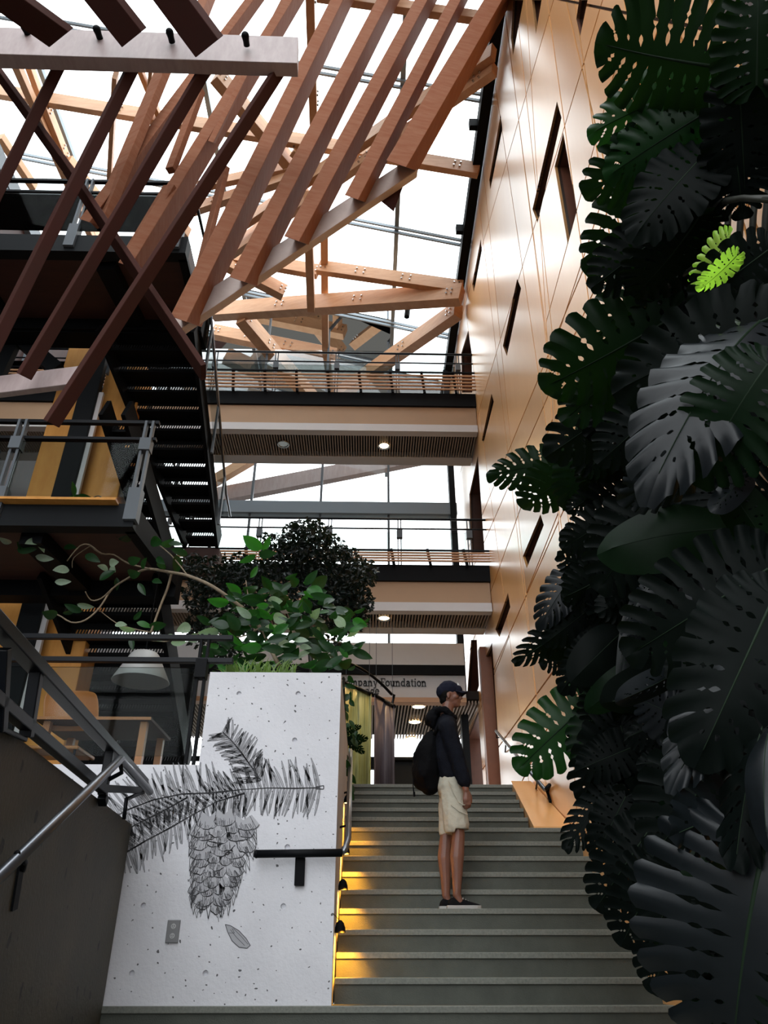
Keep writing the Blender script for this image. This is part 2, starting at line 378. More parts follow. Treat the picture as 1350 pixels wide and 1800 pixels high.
stroke(seed, 1.2); stroke([(405, 1634), (416, 1648), (430, 1662)], .8); stroke([(410, 1632), (424, 1646), (436, 1660)], .7); stroke([(402, 1640), (412, 1640), (408, 1632)], .8)
draw.build('branch_drawing', [M['ink'], M['wash'], mat('ink_wash_pale', (.36, .36, .38), .8), mat('cone_wash', (.40, .40, .42), .8)], wall_c, kind='stuff')

# ---- power outlet
ot = empty('power_outlet', label='grey metal duplex power outlet low on the pale concrete block', cat='outlet')
c = wp(304, 1637, YW-.006); b = MB(); b.obox(c, Vector((.043, 0, 0)), Vector((0, .006, 0)), Vector((0, 0, .068))); pl_ = b.build('cover_plate', M['outlet'], ot, bevel=.004)
for dz in (-.028, .028):
    b = MB(); b.lathe(c+Vector((0, -.006, dz)), [(.0, .003), (.015, .003), (.017, 0), (.017, -.004)], 18, Vector((0, -1, 0))); so = b.build('socket', mat('socket_grey', (.4, .4, .4), .4), ot)
    b = MB()
    for dx in (-.006, .006): b.obox(c+Vector((dx, -.0095, dz+.003)), Vector((.0014, 0, 0)), Vector((0, .0006, 0)), Vector((0, 0, .005)))
    b.obox(c+Vector((0, -.0095, dz-.008)), Vector((.002, 0, 0)), Vector((0, .0006, 0)), Vector((0, 0, .002)))
    b.build('slot', M['black'], so, kind='stuff')

# ---- dark concrete parapet wall at left
d518 = ray(518, 1668); d518 = Vector((d518.x, d518.y, 0)).normalized()
PB = W(180, 1772, 5.70); PB = Vector((PB.x, PB.y, 0)); N518 = Vector((d518.y, -d518.x, 0))
def PD(px, py, off=0):                        # point on the dark wall plane (off > 0: towards the stairs)
    v = ray(px, py); o = PB+N518*off; s = (o-EYE).dot(N518)/v.dot(N518); return EYE+v*s
T1, T0 = PD(222, 1441), PD(100, 1348)
ztop = (T1.z+T0.z)/2
p0 = Vector((PB.x, PB.y, 0)); p1 = p0-d518*4.6
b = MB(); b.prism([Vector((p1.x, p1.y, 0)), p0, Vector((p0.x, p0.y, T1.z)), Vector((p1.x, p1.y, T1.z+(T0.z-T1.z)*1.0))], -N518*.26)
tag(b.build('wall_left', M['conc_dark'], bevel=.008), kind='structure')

# ---- left facade and outer shell
XL = -7.3
b = MB(); b.box(XL-.3, XL, -5, 20, 0, zr(13.4)); tag(b.build('wall_left', M['soffit_brown']), kind='structure')
b = MB(); b.box(XL, XL+.12, 6, 20, zr(13.4)-.5, zr(13.4)-.1)
for k in range(5): b.box(XL, XL+.1, 7+2.4*k, 7.14+2.4*k, zr(7.4), zr(13))
tag(b.build('trim_1', M['blue']), kind='structure')

# ================================================================== WOOD WALL
def YZ(px, py): p = PX(px, py, XR); return Vector((p.y, p.z))
seams_px = [((898,105),(962,600)),((904,150),(955,560)),((967,36),(1020,420)),((995,2),(1065,297)),((1023,90),(1065,370)),((883,233),(938,600)),
 ((959,550),(967,678)),((884,640),(901,809)),((905,902),(919,1023)),((902,1168),(913,1250)),((968,560),(1000,850)),((1120,120),(1160,330)),((1285,330),(1318,428)),((1210,100),(1290,300)),
 ((973,0),(915,200)),((996,210),(940,396)),((994,550),(895,790)),((1027,550),(913,811)),((917,888),(864,1036)),((967,951),(921,1056)),((903,1099),(874,1172)),((914,1261),(870,1322)),
 ((1060,200),(1030,310)),((1330,0),(1230,260)),((1003,3),(1120,27)),((1060,347),(1010,500)),((905,1400),(1010,1180))]
slots_px = [[(902,0),(920,0),(902,97),(898,67)],[(935,0),(952,0),(942,60)],[(1018,0),(1033,0),(1020,63),(1013,33)],
 [(979,178),(987,207),(945,392),(936,368)],[(990,233),(1003,307),(1014,370),(998,430),(975,293)],[(909,490),(916,507),(891,626),(884,608)],
 [(880,200),(883,227),(862,333),(860,317)],[(845,420),(847,440),(833,513),(830,500)],[(864,692),(868,706),(850,778),(847,774)],
 [(840,801),(845,873),(852,974),(828,974),(825,869)],[(823,581),(829,620),(830,690),(812,690),(811,620)],[(950,904),(956,923),(926,999),(919,978)],
 [(893,1042),(897,1067),(878,1120),(871,1106)],[(865,1130),(881,1383),(855,1383),(845,1174)],[(828,1125),(838,1125),(842,1205),(824,1262),(820,1236)],[(840,1243),(850,1383),(826,1383),(819,1300)]]
def area(P): return .5*sum(P[i].x*P[(i+1) % len(P)].y-P[(i+1) % len(P)].x*P[i].y for i in range(len(P)))
def clip(P, a, n, keep=1, off=0):             # keep points with (p-a).n*keep >= off
    out = []; L = len(P)
    for i in range(L):
        p, q = P[i], P[(i+1) % L]; dp_ = (p-a).dot(n)*keep-off; dq = (q-a).dot(n)*keep-off
        if dp_ >= 0: out.append(p)
        if (dp_ > 0 > dq) or (dp_ < 0 < dq): out.append(p.lerp(q, dp_/(dp_-dq)))
    return out
wall0 = [Vector((2.2, 0)), Vector((15.2, 0)), Vector((15.2, zr(12.6))), Vector((2.2, zr(12.6)))]
polys = [wall0]
for A_, B_ in seams_px:
    a, c = YZ(*A_), YZ(*B_); d = (c-a).normalized(); n = Vector((-d.y, d.x)); lo, hi = -1.6, (c-a).length+1.6; new = []
    for P in polys:
        # a seam only cuts the panels it runs through
        cx = sum((p for p in P), Vector((0, 0)))/len(P)
        ts = [(p-a).dot(d) for p in P]; ss = [(p-a).dot(n) for p in P]
        if max(ts) < lo or min(ts) > hi or max(ss) <= .02 or min(ss) >= -.02: new.append(P); continue
        q1, q2 = clip(P, a, n, 1), clip(P, a, n, -1)
        if len(q1) > 2 and len(q2) > 2 and min(abs(area(q1)), abs(area(q2))) > .012: new += [q1, q2]
        else: new.append(P)
    polys = new
slots = []
for S in slots_px:
    q = [YZ(*p) for p in S]
    if area(q) < 0: q = q[::-1]
    slots.append(q)
def subtract(P, S):
    out = []; rest = P
    for i in range(len(S)):
        a, c = S[i], S[(i+1) % len(S)]; d = (c-a).normalized(); n = Vector((d.y, -d.x))   # outward normal of a ccw slot
        o = clip(rest, a, n, 1)
        if len(o) > 2 and abs(area(o)) > 1e-5: out.append(o)
        rest = clip(rest, a, n, -1)
        if len(rest) < 3: return out
    return out
def inset(P, g):
    if area(P) < 0: P = P[::-1]
    R_ = P
    for i in range(len(P)):
        a, c = P[i], P[(i+1) % len(P)]; d = c-a
        if d.length < 1e-4: continue
        d.normalize(); R_ = clip(R_, a, Vector((-d.y, d.x)), 1, g)
        if len(R_) < 3: return []
    return R_
def subtract_all(P):
    L = [P]
    for S in slots:
        L = [r for q in L for r in (subtract(q, S) if not (max(p.x for p in q) < min(p.x for p in S) or min(p.x for p in q) > max(p.x for p in S) or max(p.y for p in q) < min(p.y for p in S) or min(p.y for p in q) > max(p.y for p in S)) else [q])]
    return L
b = MB()
for q in subtract_all(wall0): b.prism([Vector((XR+.03, p.x, p.y)) for p in q], Vector((.03, 0, 0)))
wall_r = tag(b.build('wall_right', M['joint']), kind='structure')
for P in polys:
    I = inset(P, .012)
    if len(I) < 3: continue
    b = MB()
    for q in subtract_all(I):
        if abs(area(q)) > 4e-4: b.prism([Vector((XR, p.x, p.y)) for p in q], Vector((.03, 0, 0)))
    if b.v: b.build('panel', M['wood'], wall_r)
for i, S in enumerate(slots):
    b = MB(); dpt = .30
    n = len(S); f = [Vector((XR, p.x, p.y)) for p in S]; k = [Vector((XR+dpt, p.x, p.y)) for p in S]
    for j in range(n):
        e = (S[(j+1) % n]-S[j])
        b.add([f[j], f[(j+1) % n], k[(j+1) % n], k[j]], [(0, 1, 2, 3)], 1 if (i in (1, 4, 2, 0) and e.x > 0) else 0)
    b.add(k, [tuple(range(n))], 2 if i in (9, 10, 13) else 0)
    if i == 15: b.m[-1] = 3  # triangular pane glows by emission in place of daylight
    b.build('window_recess', [M['recess'], M['recess_tan'], M['recess'], mat('daylight_glow_pane', (.5, .5, .5), .3, emit=(.9, .95, 1), es=1.0)], wall_r)
b = MB(); b.box(XR+.34, XR+.4, -5, 15.3, 0, zr(12.7)); b.box(XR, XR+.34, -5, 2.19, 0, zr(12.7)); tag(b.build('wall_right', M['soffit_brown']), kind='structure')
# sloped wood cap between the upper steps and the wall, and a corner column by the door
b = MB(); pts = [Vector((1.6, y9+.02, zr(z9))), Vector((XR, y9+.02, zr(z9))), Vector((XR, 9.4, zr(z9))), Vector((1.72, 9.4, zr(z9)))]
q = [Vector((1.615, y9+.03, zr(z9)+.02)), Vector((1.99, y9+.03, zr(z9)+.02)), Vector((1.99, 9.4, zr(z9)+.76)), Vector((1.745, 9.4, zr(z9)+.76))]
b.add(q+[Vector((p.x, p.y, zr(z9)-.1)) for p in q], [(0,1,2,3),(0,4,5,1),(1,5,6,2),(2,6,7,3),(3,7,4,0),(4,7,6,5)])
tag(b.build('trim_2', M['wood']), kind='structure')
b = MB(); a = W(858, 1384, 12.2); b.box(a.x-.0, a.x+.20, 12.1, 12.3, a.z, W(850, 1140, 12.2).z)
tag(b.build('timber_column', M['column'], bevel=.01), 'tall red-brown timber column beside the doorway at the head of the stairs', 'column')
# ---- wood fin
# ================================================================== ROOF
roof = empty('ceiling', kind='structure')
def rp(X, Y, dz=.35): return Vector((X, Y, zr(ROOF0+dz+RSL*(2-X))))
xs = [2.0]; gx = []
for px_ in (700, 395, 150): gx.append(RF(px_, 330, .35).x)
gx = [2.05]+gx+[gx[-1]-2.4, -8.6]
gy = sorted([RF(640, y_, .35).y for y_ in (-60, 128, 385, 552, 640)])
gy = [-3.4, -.5, 1.6]+gy+[gy[-1]+2.2, 20]
for i in range(len(gx)-1):
    for j in range(len(gy)-1):
        b = MB(); b.add([rp(gx[i], gy[j]), rp(gx[i+1], gy[j]), rp(gx[i+1], gy[j+1]), rp(gx[i], gy[j+1])], [(0, 1, 2, 3)]); b.build('pane', M['glass'], roof)
for x in gx[1:-1]:
    b = MB(); b.bar(rp(x, -3.4, .3), rp(x, 20, .3), .09, .14); b.build('mullion', M['blue'], roof)
for y in gy[1:-1]:
    for o_ in (-.06, .06):
        b = MB(); b.bar(rp(2.0, y+o_, .2), rp(-8, y+o_, .2), .035, .07); b.build('purlin', M['blue'], roof)
# black steel channel at the head of the wood wall
b = MB(); a0, a1 = PX(885, 60, XR-.06), PX(800, 600, XR-.06)
b.box(XR-.20, XR-.02, 4, 16, zr(12.35), zr(12.62)); b.box(XR-.14, XR-.06, 4, 16, zr(12.62), zr(12.9))
for px_, py_ in ((868, 163), (862, 120), (858, 350), (818, 403), (800, 590)):
    y = PX(px_, py_, XR-.15).y; b.box(XR-.34, XR-.18, y-.05, y+.05, zr(12.4), zr(12.6))
tag(b.build('eaves_beam', M['black'], kind=None), 'black steel edge beam running along the top of the wood wall', 'beam')
truss = empty('roof_truss', label='orange fir roof truss of crossing timbers bolted together under the glazed roof', cat='roof truss')
def rb(x0, y0, x1, y1, wa, wb, dz=0, m='glulam', bolts=True, ext=0):
    A, B = RF(x0, y0, dz), RF(x1, y1, dz)
    o = beam(A, B, wa, wb, M[m], 'timber', truss, ext=ext)
    if bolts:
        D = (B-A).normalized(); n = D.cross(Vector((0, 0, 1))).normalized()
        if n.dot(EYE-A) < 0: n = -n
        e = n.cross(D).normalized(); mb = MB(); q0 = proj(A); hh = .07
        wv = max(abs(v[1]) for v in [((A-A).length, 0)])
        L = (B-A).length; half = None
        co = [Vector(v.co) for v in o.data.vertices]; off = max((c-(A+B)/2).dot(n) for c in co)
        for t in (.04, .30, .62, .96):
            for du in (-.09, .09):
                for dv in (-.055, .055):
                    c = A+D*(L*t+du*(.6 if t in (.04, .96) else 1))+e*dv+n*off
                    mb.lathe(c, [(0, .03), (.018, .03), (.020, 0)], 6, n)
        mb.build('bolt', M['chrome'], o, kind='stuff')
    return o
rb(-40, 155, 842, 300, 20, 10, -.25); rb(378, 548, 812, 518, 26, 14, -.6); rb(385, 447, 560, 478, 20, 9, -.35); rb(560, 470, 812, 506, 20, 9, -.35)
rb(372, 432, 868, 92, 18, 12, -.7); rb(385, 462, 870, 122, 14, 12, -.9)
rb(380, 132, 520, 300, 24, 16, -.4); rb(516, 262, 560, 300, 20, 12, -.4)
rb(545, -20, 553, 270, 16, 14, -.2); rb(570, 400, 572, 628, 14, 12, -.2, bolts=False); rb(541, 345, 547, 540, 20, 14, -1.0, bolts=False)
rb(425, 556, 560, 715, 26, 16, -.7); rb(586, 700, 806, 545, 22, 14, -.7); rb(375, 583, 590, 626, 22, 10, -.1)
rb(340, 330, 520, 292, 14, 10, -.5); rb(330, 372, 520, 308, 16, 12, -.7); rb(400, 440, 540, 340, 14, 10, -.6, bolts=False); rb(385, 455, 500, 515, 22, 12, -.6)
rb(28, 112, 172, 440, 12, 10, -.6, bolts=False); rb(50, 112, 118, 300, 12, 9, -.2, bolts=False); rb(78, 180, 175, 430, 16, 8, -.4); rb(120, 280, 190, 370, 14, 9, -.5, bolts=False)
rb(203, 130, 192, 330, 16, 8, -.9, bolts=False); rb(268, 110, 240, 420, 26, 6, -.4); rb(245, 120, 282, 210, 9, 8, -.3, bolts=False)
rb(0, 240, 60, 330, 12, 10, -.5, bolts=False); rb(110, 430, 150, 520, 14, 8, -.7, bolts=False); rb(270, 420, 330, 405, 14, 12, -.9)
rb(200, 20, 270, 120, 16, 10, -.3, bolts=False); rb(560, -8, 860, 34, 14, 14, -.4, bolts=False); rb(230, 350, 330, 440, 12, 10, -.8, bolts=False)
for i, (x0, y0, x1, y1) in enumerate([(168, 676, 545, 812)]): pass
b = MB(); p = RF(716, 548, -.7); b.lathe(p, [(0, -.16), (.06, -.16), (.06, .16), (0, .16)], 16, Vector((.1, 0, 1))); b.tube([p+Vector((0, 0, .15)), p+Vector((0, 0, .9))], .012, 6)
tag(b.build('spotlight', M['char'], smooth=False), 'small dark cylinder spotlight hanging beneath the roof truss', 'spotlight')

# ================================================================== TIMBER SCREEN (hanging lattice)
scr = empty('timber_screen', label='suspended screen of long parallel red-brown slats ending on a sloping end rail', cat='screen')
def lat(x0, y0, Y0, x1, y1, Y1, wa, wb, m='lattice', par=None, name='slat', roll=0, ext=0, cut=None):
    return beam((x0, y0, Y0), (x1, y1, Y1), wa, wb, M[m], name, par or scr, roll=roll, ext=ext, endcut=cut)
for (x0, y0, x1, y1, wa, wb) in [(912,-60,708,292,34,20),(838,-60,626,350,23,16),(782,-60,524,424,25,17),(714,-60,430,496,25,18),(632,-60,328,566,26,19),
   (553,-60,232,470,20,17),(470,-30,160,392,17,15),(372,-20,318,110,18,12),(520,-40,372,250,10,10)]:
    lat(x0, y0, 5.55, x1, y1, 5.2, wa*.85, wb*1.3, cut=(1, .35))
lat(303, 577, 5.32, 722, 298, 5.45, 28, 12, 'end_lit', name='end_rail')
b = MB(); v = [W(722, 290, 5.5), W(665, 350, 5.5), W(692, 372, 5.5), W(722, 292, 6.0), W(690, 350, 5.9)]
b.add(v, [(0, 1, 2), (0, 2, 3), (1, 4, 2), (2, 4, 3), (0, 3, 4, 1)]); b.build('end_block', M['lattice_dark'], scr)
lat(292, 112, 5.0, 176, 392, 5.2, 16, 15); lat(300, 330, 5.1, 224, 458, 5.2, 17, 12); lat(395, 300, 5.0, 330, 560, 5.2, 9, 9)
lat(352, 160, 5.05, 300, 300, 5.1, 11, 10)
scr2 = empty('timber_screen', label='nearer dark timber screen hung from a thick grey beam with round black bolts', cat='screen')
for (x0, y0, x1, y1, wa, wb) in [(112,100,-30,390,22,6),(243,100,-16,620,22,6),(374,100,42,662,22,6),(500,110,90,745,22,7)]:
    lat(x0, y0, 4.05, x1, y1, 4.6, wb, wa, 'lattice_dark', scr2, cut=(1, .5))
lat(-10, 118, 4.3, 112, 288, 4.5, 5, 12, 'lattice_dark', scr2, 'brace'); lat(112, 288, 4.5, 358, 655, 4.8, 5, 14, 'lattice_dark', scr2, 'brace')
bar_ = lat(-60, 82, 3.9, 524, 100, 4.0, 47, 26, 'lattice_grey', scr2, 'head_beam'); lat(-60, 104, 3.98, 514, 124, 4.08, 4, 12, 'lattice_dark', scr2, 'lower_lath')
for px_, py_ in ((43, 47), (170, 51), (298, 56), (431, 62)):
    b = MB(); c = W(px_, py_, 3.78); b.lathe(c, [(0, .03), (.022, .028), (.034, .015), (.038, 0), (.03, -.05), (.03, -.1)], 14, Vector((0, -1, -.15))); b.build('bolt', M['black'], bar_, smooth=True)
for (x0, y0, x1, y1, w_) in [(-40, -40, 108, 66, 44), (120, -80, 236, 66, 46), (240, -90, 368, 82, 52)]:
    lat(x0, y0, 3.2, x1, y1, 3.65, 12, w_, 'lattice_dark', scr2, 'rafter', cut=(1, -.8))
lat(-80, 690, 4.9, 145, 662, 4.8, 30, 10, 'lattice_grey', scr2, 'foot_rail')

# ================================================================== BRIDGES
def slab_px(Y): pass
def lampspot(c, par, e):
    ld = bpy.data.lights.new('downlight_beam', 'SPOT'); ld.energy = e; ld.color = (1, .66, .32); ld.spot_size = math.radians(125); ld.spot_blend = .8; ld.shadow_soft_size = .08
    lo = bpy.data.objects.new('downlight_beam', ld); COL.objects.link(lo); lo.location = c+Vector((0, 0, -.03)); lo.parent = par
def bridge(label, Yf, zt, zb, zbe, zl, zs, yback, zrail, zrail2, zsl, xs_lights, XL0=-9):
    r = empty('footbridge', label=label, cat='footbridge', group='bridges across the atrium')
    zt, zb, zbe, zl, zs = [zof(v, Yf) for v in (zt, zb, zbe, zl, zs)]
    b = MB(); b.box(XL0, XR, Yf, Yf+.12, zb, zt); b.build('edge_beam', M['black'], r)
    b = MB(); b.box(XL0, XR-.01, Yf+.05, Yf+.15, zbe, zb); b.build('fascia', M['beige'], r)
    b = MB(); b.box(XL0, XR-.01, Yf, Yf+.16, zs, zbe-.0); b.build('ledge', M['white'], r)
    Yb = Yf*(1+.0); Yb = yback
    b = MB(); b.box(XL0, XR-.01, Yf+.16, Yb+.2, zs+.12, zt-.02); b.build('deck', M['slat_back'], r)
    b = MB(); b.box(XL0, XR-.01, Yb, Yb+.28, zs-.0, zs+.3); b.build('rear_ledge', M['white'], r)
    b = MB(); x = XL0
    while x < XR-.03:
        b.box(x, x+.022, Yf+.16, Yb, zs+.01, zs+.07); x += .05
    b.build('soffit_slats', M['slat'], r, kind='stuff')
    zR, zR2, zS = zof(zrail, Yf), zof(zrail2, Yf), zof(zsl, Yf)
    for z_, w in ((zR, .022), (zR2, .016)):
        b = MB(); b.tube([Vector((XL0, Yf+.02, z_)), Vector((XR, Yf+.02, z_))], w, 8); b.build('rail', M['rail_dark'], r)
    n = 6 if zS-zt > .3 else 5
    for i in range(n):
        z_ = zt+.03+(zS-zt-.04)*i/(n-1)
        b = MB(); b.box(XL0, XR, Yf-.10, Yf-.07, z_-.012, z_+.016); b.build('guard_slat', M['bench'] if i < n-1 else M['rail_dark'], r)
    x = XR-.38
    while x > XL0:
        b = MB(); b.bar(Vector((x, Yf-.07, zt-.05)), Vector((x-.05, Yf-.06, zS+.03)), .035, .05); b.build('guard_post', M['black'], r); x -= .61
    x = XR-.3; xe = x
    while x > XL0:
        b = MB(); b.bar(Vector((x-.025, Yf+.05, zt)), Vector((x-.025, Yf+.05, zR)), .018, .03); b.bar(Vector((x+.025, Yf+.05, zt)), Vector((x+.025, Yf+.05, zR)), .018, .03); b.box(x-.05, x+.05, Yf-.01, Yf+.07, zR2-.18, zR2-.03); b.build('rail_post', M['grey'], r)
        b = MB(); b.box(x-1.17, x-.06, Yf+.045, Yf+.053, zS-.1, zR2-.06); b.build('guard_pane', M['glass2'], r); x -= 1.2
    for (px_, py_, on) in xs_lights:
        c = PZ(px_, py_, zs-ZE-.0); b = MB()
        b.lathe(c+Vector((0, 0, .0)), [(.085, .03), (.085, 0), (.115, -.012), (.12, 0)], 20)
        tag(b.build('downlight', M['chrome'], smooth=True), ('lit' if on else 'unlit')+' round downlight in the slatted underside of the '+('upper' if zs > zr(7) else 'lower')+' bridge', 'downlight')
        b = MB(); b.lathe(c+Vector((0, 0, .01)), [(0, 0), (.085, 0)], 20); b.build('lens', M['lamp'] if on else M['chrome'], bpy.data.objects[bpy.data.objects[-1].name] if False else None) if False else None
        L_ = MB(); L_.lathe(c+Vector((0, 0, .004)), [(0.001, 0), (.086, 0), (.086, .01)], 20)
        par = [o for o in COL.objects if o.name.startswith('downlight')][-1]
        L_.build('lens', M['lamp'] if on else M['chrome'], par)
        if on: lampspot(c, par, 90)
    return r
bridge('upper footbridge with slatted guard and beige fascia just below the roof truss', 11.1, 690, 712, 745, 745, 757, 11.95, 620, 636, 658, [(675, 784, 1), (498, 781, 0)])
bridge('lower footbridge with slatted guard, partly behind the dark-leaved tree', 11.1, 992, 1020, 1058, 1058, 1073, 11.85, 911, 928, 970, [(675, 1087, 1)])

# ================================================================== FAR GLASS FACADE
YF = 14.0
fac = empty('window_1', kind='structure')
z5 = zof(895, YF)
b = MB(); b.box(-9, W(803, 905, YF).x, YF-.1, YF+.1, zof(906, YF), zof(886, YF)); b.build('transom', M['blue'], fac)
b = MB(); xx = W(797, 900, YF).x; b.box(xx-.08, xx+.05, YF-.12, YF+.1, zr(1.7), zr(12.3)); b.build('mullion', M['char'], fac)
xm = [W(q, 900, YF).x for q in (683, 563, 440, 300, 150, 20, -120)]
for x in xm:
    b = MB(); b.box(x-.025, x+.025, YF-.04, YF+.04, zof(1130, 13), zr(14.6)); b.build('mullion', M['grey'], fac)
xa = [XR]+[xx]+xm+[-9]
for i in range(len(xa)-1):
    b = MB(); b.add([(xa[i], YF, zof(1130, 13)), (xa[i+1], YF, zof(1130, 13)), (xa[i+1], YF, zr(13)), (xa[i], YF, zr(13))], [(0, 1, 2, 3)]); b.build('pane', M['glass'], fac)
ot_ = empty('roof_truss', label='pale timber strut of the outer canopy seen through glass between the two footbridges', cat='strut')
beam((385, 872, 15.2), (715, 808, 15.2), 24, 9, M['lattice_grey'], 'timber', ot_, ext=1)
beam((395, 835, 14.8), (455, 800, 14.8), 14, 10, M['glulam'], 'timber', ot_, ext=.4)
# fascia with the sign, soffit and lights at the far end of the landing
YS = 13.0
xe = W(817, 1180, YS).x
b = MB(); b.box(-9, xe, YS, YS+.2, zof(1170, YS), zof(1130, YS)); tag(b.build('wall_far', M['white']), kind='structure')
b = MB(); b.box(-9, xe, YS-.06, YS+.2, zof(1186, YS), zof(1170, YS)); tag(b.build('trim_3', M['black']), kind='structure')
b = MB(); b.box(-9, xe, YS+.02, YS+.2, zof(1226, YS), zof(1186, YS)); wf = tag(b.build('wall_far', M['white']), kind='structure')
b = MB(); b.box(-9, xe, YS-.02, YS+.2, zof(1234, YS), zof(1226, YS)); tag(b.build('trim_4', M['bench']), kind='structure')
zc = zof(1232, YS)
cl = empty('ceiling', kind='structure')
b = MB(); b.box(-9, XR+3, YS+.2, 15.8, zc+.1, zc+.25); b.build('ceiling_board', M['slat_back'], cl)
b = MB(); x = -6
while x < 4:
    b.box(x, x+.025, YS+.2, 15.8, zc+.01, zc+.07); x += .06
b.build('soffit_slats', M['slat'], cl, kind='stuff')
for n_, (px_, py_) in zip(('nearest', 'middle', 'farthest'), ((736, 1242), (729, 1269), (723, 1298))):
    c = PZ(px_, py_, zc-ZE); b = MB(); b.lathe(c, [(.10, .03), (.10, 0), (.125, -.01), (.13, 0)], 20)
    o = tag(b.build('downlight', M['chrome'], smooth=True), n_+' of the three lit downlights in the ceiling behind the sign', 'downlight')
    b = MB(); b.lathe(c+Vector((0, 0, -.004)), [(.001, 0), (.11, 0), (.11, .01)], 20); b.build('lens', M['lamp'], o); lampspot(c, o, 60)
def font(name, txt, px_, py_, size, Y, mt, par, off=.0):
    cu_ = bpy.data.curves.new(name, 'FONT'); cu_.body = txt; cu_.size = size; cu_.offset = off; cu_.extrude = .006; cu_.space_character = 1.04
    t = bpy.data.objects.new(name, cu_); COL.objects.link(t); t.location = W(px_, py_, Y); t.rotation_euler = (math.pi/2, 0, 0)
    dg = bpy.context.evaluated_depsgraph_get(); me_ = bpy.data.meshes.new_from_object(t.evaluated_get(dg)); me_.materials.clear(); me_.materials.append(mt)
    o = bpy.data.objects.new(name, me_); COL.objects.link(o); o.matrix_world = t.matrix_world.copy(); o.location = t.location; o.rotation_euler = t.rotation_euler
    bpy.data.objects.remove(t); o.parent = par
    return o
# ---- slab-serif sign lettering (each letter its own little mesh)
def arc(cx, cy, rx, ry, a0, a1, n=12): return [(cx+rx*math.cos(math.radians(a0+(a1-a0)*i/n)), cy+ry*math.sin(math.radians(a0+(a1-a0)*i/n))) for i in range(n+1)]
SF = lambda x, y, w=.42: ([(x-w/2, y), (x+w/2, y)], .11)
ST = .21
GL = {
 'C': (1.15, [(arc(.6, .72, .48, .66, 45, 315, 16), .2), ([(.98, .95), (.98, 1.38)], .12)]),
 'F': (1.05, [([(.3, .0), (.3, 1.42)], ST), ([(.1, 1.37), (1.0, 1.37)], .12), ([(.98, 1.05), (.98, 1.4)], .12), ([(.3, .75), (.75, .75)], .12), SF(.3, .055, .5)]),
 'o': (.98, [(arc(.48, .5, .36, .43, 0, 360, 18), .2)]),
 'm': (1.55, [([(.25, 0), (.25, .95)], ST), (arc(.5, .6, .25, .3, 180, 0, 8)+[(.75, 0)], ST), (arc(1.0, .6, .25, .3, 180, 0, 8)+[(1.25, 0)], ST), SF(.22, .055), SF(.75, .055, .36), SF(1.27, .055), SF(.14, .9, .25)]),
 'n': (1.12, [([(.25, 0), (.25, .95)], ST), (arc(.53, .58, .28, .32, 180, 0, 8)+[(.81, 0)], ST), SF(.25, .055), SF(.81, .055), SF(.14, .9, .25)]),
 'u': (1.12, [([(.25, .95), (.25, .4)]+arc(.53, .38, .28, .32, 180, 360, 8)+[(.81, .9)], ST), ([(.83, .95), (.83, 0)], ST), SF(.15, .9, .3), SF(.72, .9, .3), SF(.92, .055, .25)]),
 'p': (1.08, [([(.25, -.42), (.25, .95)], ST), (arc(.55, .5, .33, .41, 140, -140, 12), .19), SF(.25, -.37), SF(.14, .9, .25)]),
 'a': (1.0, [(arc(.45, .62, .3, .3, 150, 0, 8)+[(.75, .0)], ST), (arc(.42, .29, .27, .25, 60, 360, 12), .16), SF(.86, .055, .25)]),
 'y': (1.0, [([(.2, .9), (.5, .1)], .2), ([(.85, .9), (.42, -.32), (.15, -.36)], .15), SF(.2, .9, .36), SF(.82, .9, .32)]),
 'd': (1.1, [([(.82, 0), (.82, 1.42)], ST), (arc(.47, .5, .33, .41, 40, 320, 12), .19), SF(.72, 1.37, .25), SF(.92, .055, .25)]),
 't': (.72, [([(.32, 1.25), (.32, .25), (.42, .07), (.6, .1)], .19), ([(.1, .9), (.6, .9)], .12)]),
 'i': (.58, [([(.28, 0), (.28, .95)], ST), SF(.28, .055), SF(.18, .9, .25), ([(.28, 1.2), (.28, 1.4)], ST)]),
 'g': (1.0, [(arc(.45, .58, .28, .32, 0, 360, 14), .17), (arc(.45, -.12, .34, .24, 60, 400, 14), .15), ([(.68, .85), (.9, .93)], .13)]),
 'e': (.98, [(arc(.48, .5, .36, .43, 0, 320, 14), .19), ([(.2, .5), (.8, .5)], .11)]),
 ' ': (.55, []),
}
def letters(txt, px0, py0, px1, Y, parent, s=None):
    P0 = W(px0, py0, Y); wt = sum(GL[c][0] for c in txt); s = s or (W(px1, py0, Y).x-P0.x)/wt; x = P0.x
    for ch in txt:
        mb = MB()
        for pts, w in GL[ch][1]:
            for i in range(len(pts)-1):
                a, c = Vector(pts[i]), Vector(pts[i+1]); d = c-a
                if d.length < 1e-4: continue
                u = d.normalized(); n = Vector((-u.y, u.x))*(w*.62); a = a-u*.03; c = c+u*.03
                mb.prism([Vector((x+q.x*s, Y, P0.z+q.y*s*1.18)) for q in (a+n, a-n, c-n, c+n)], Vector((0, -.012, 0)))
        if mb.v: mb.build('letter', M['sign'], parent)
        x += GL[ch][0]*s
    return s
s_ = letters('Company Foundation', 598, 1206, 750, YS+.015, wf)
letters('nge', 641, 1221, 670, YS+.012, wf, s_)
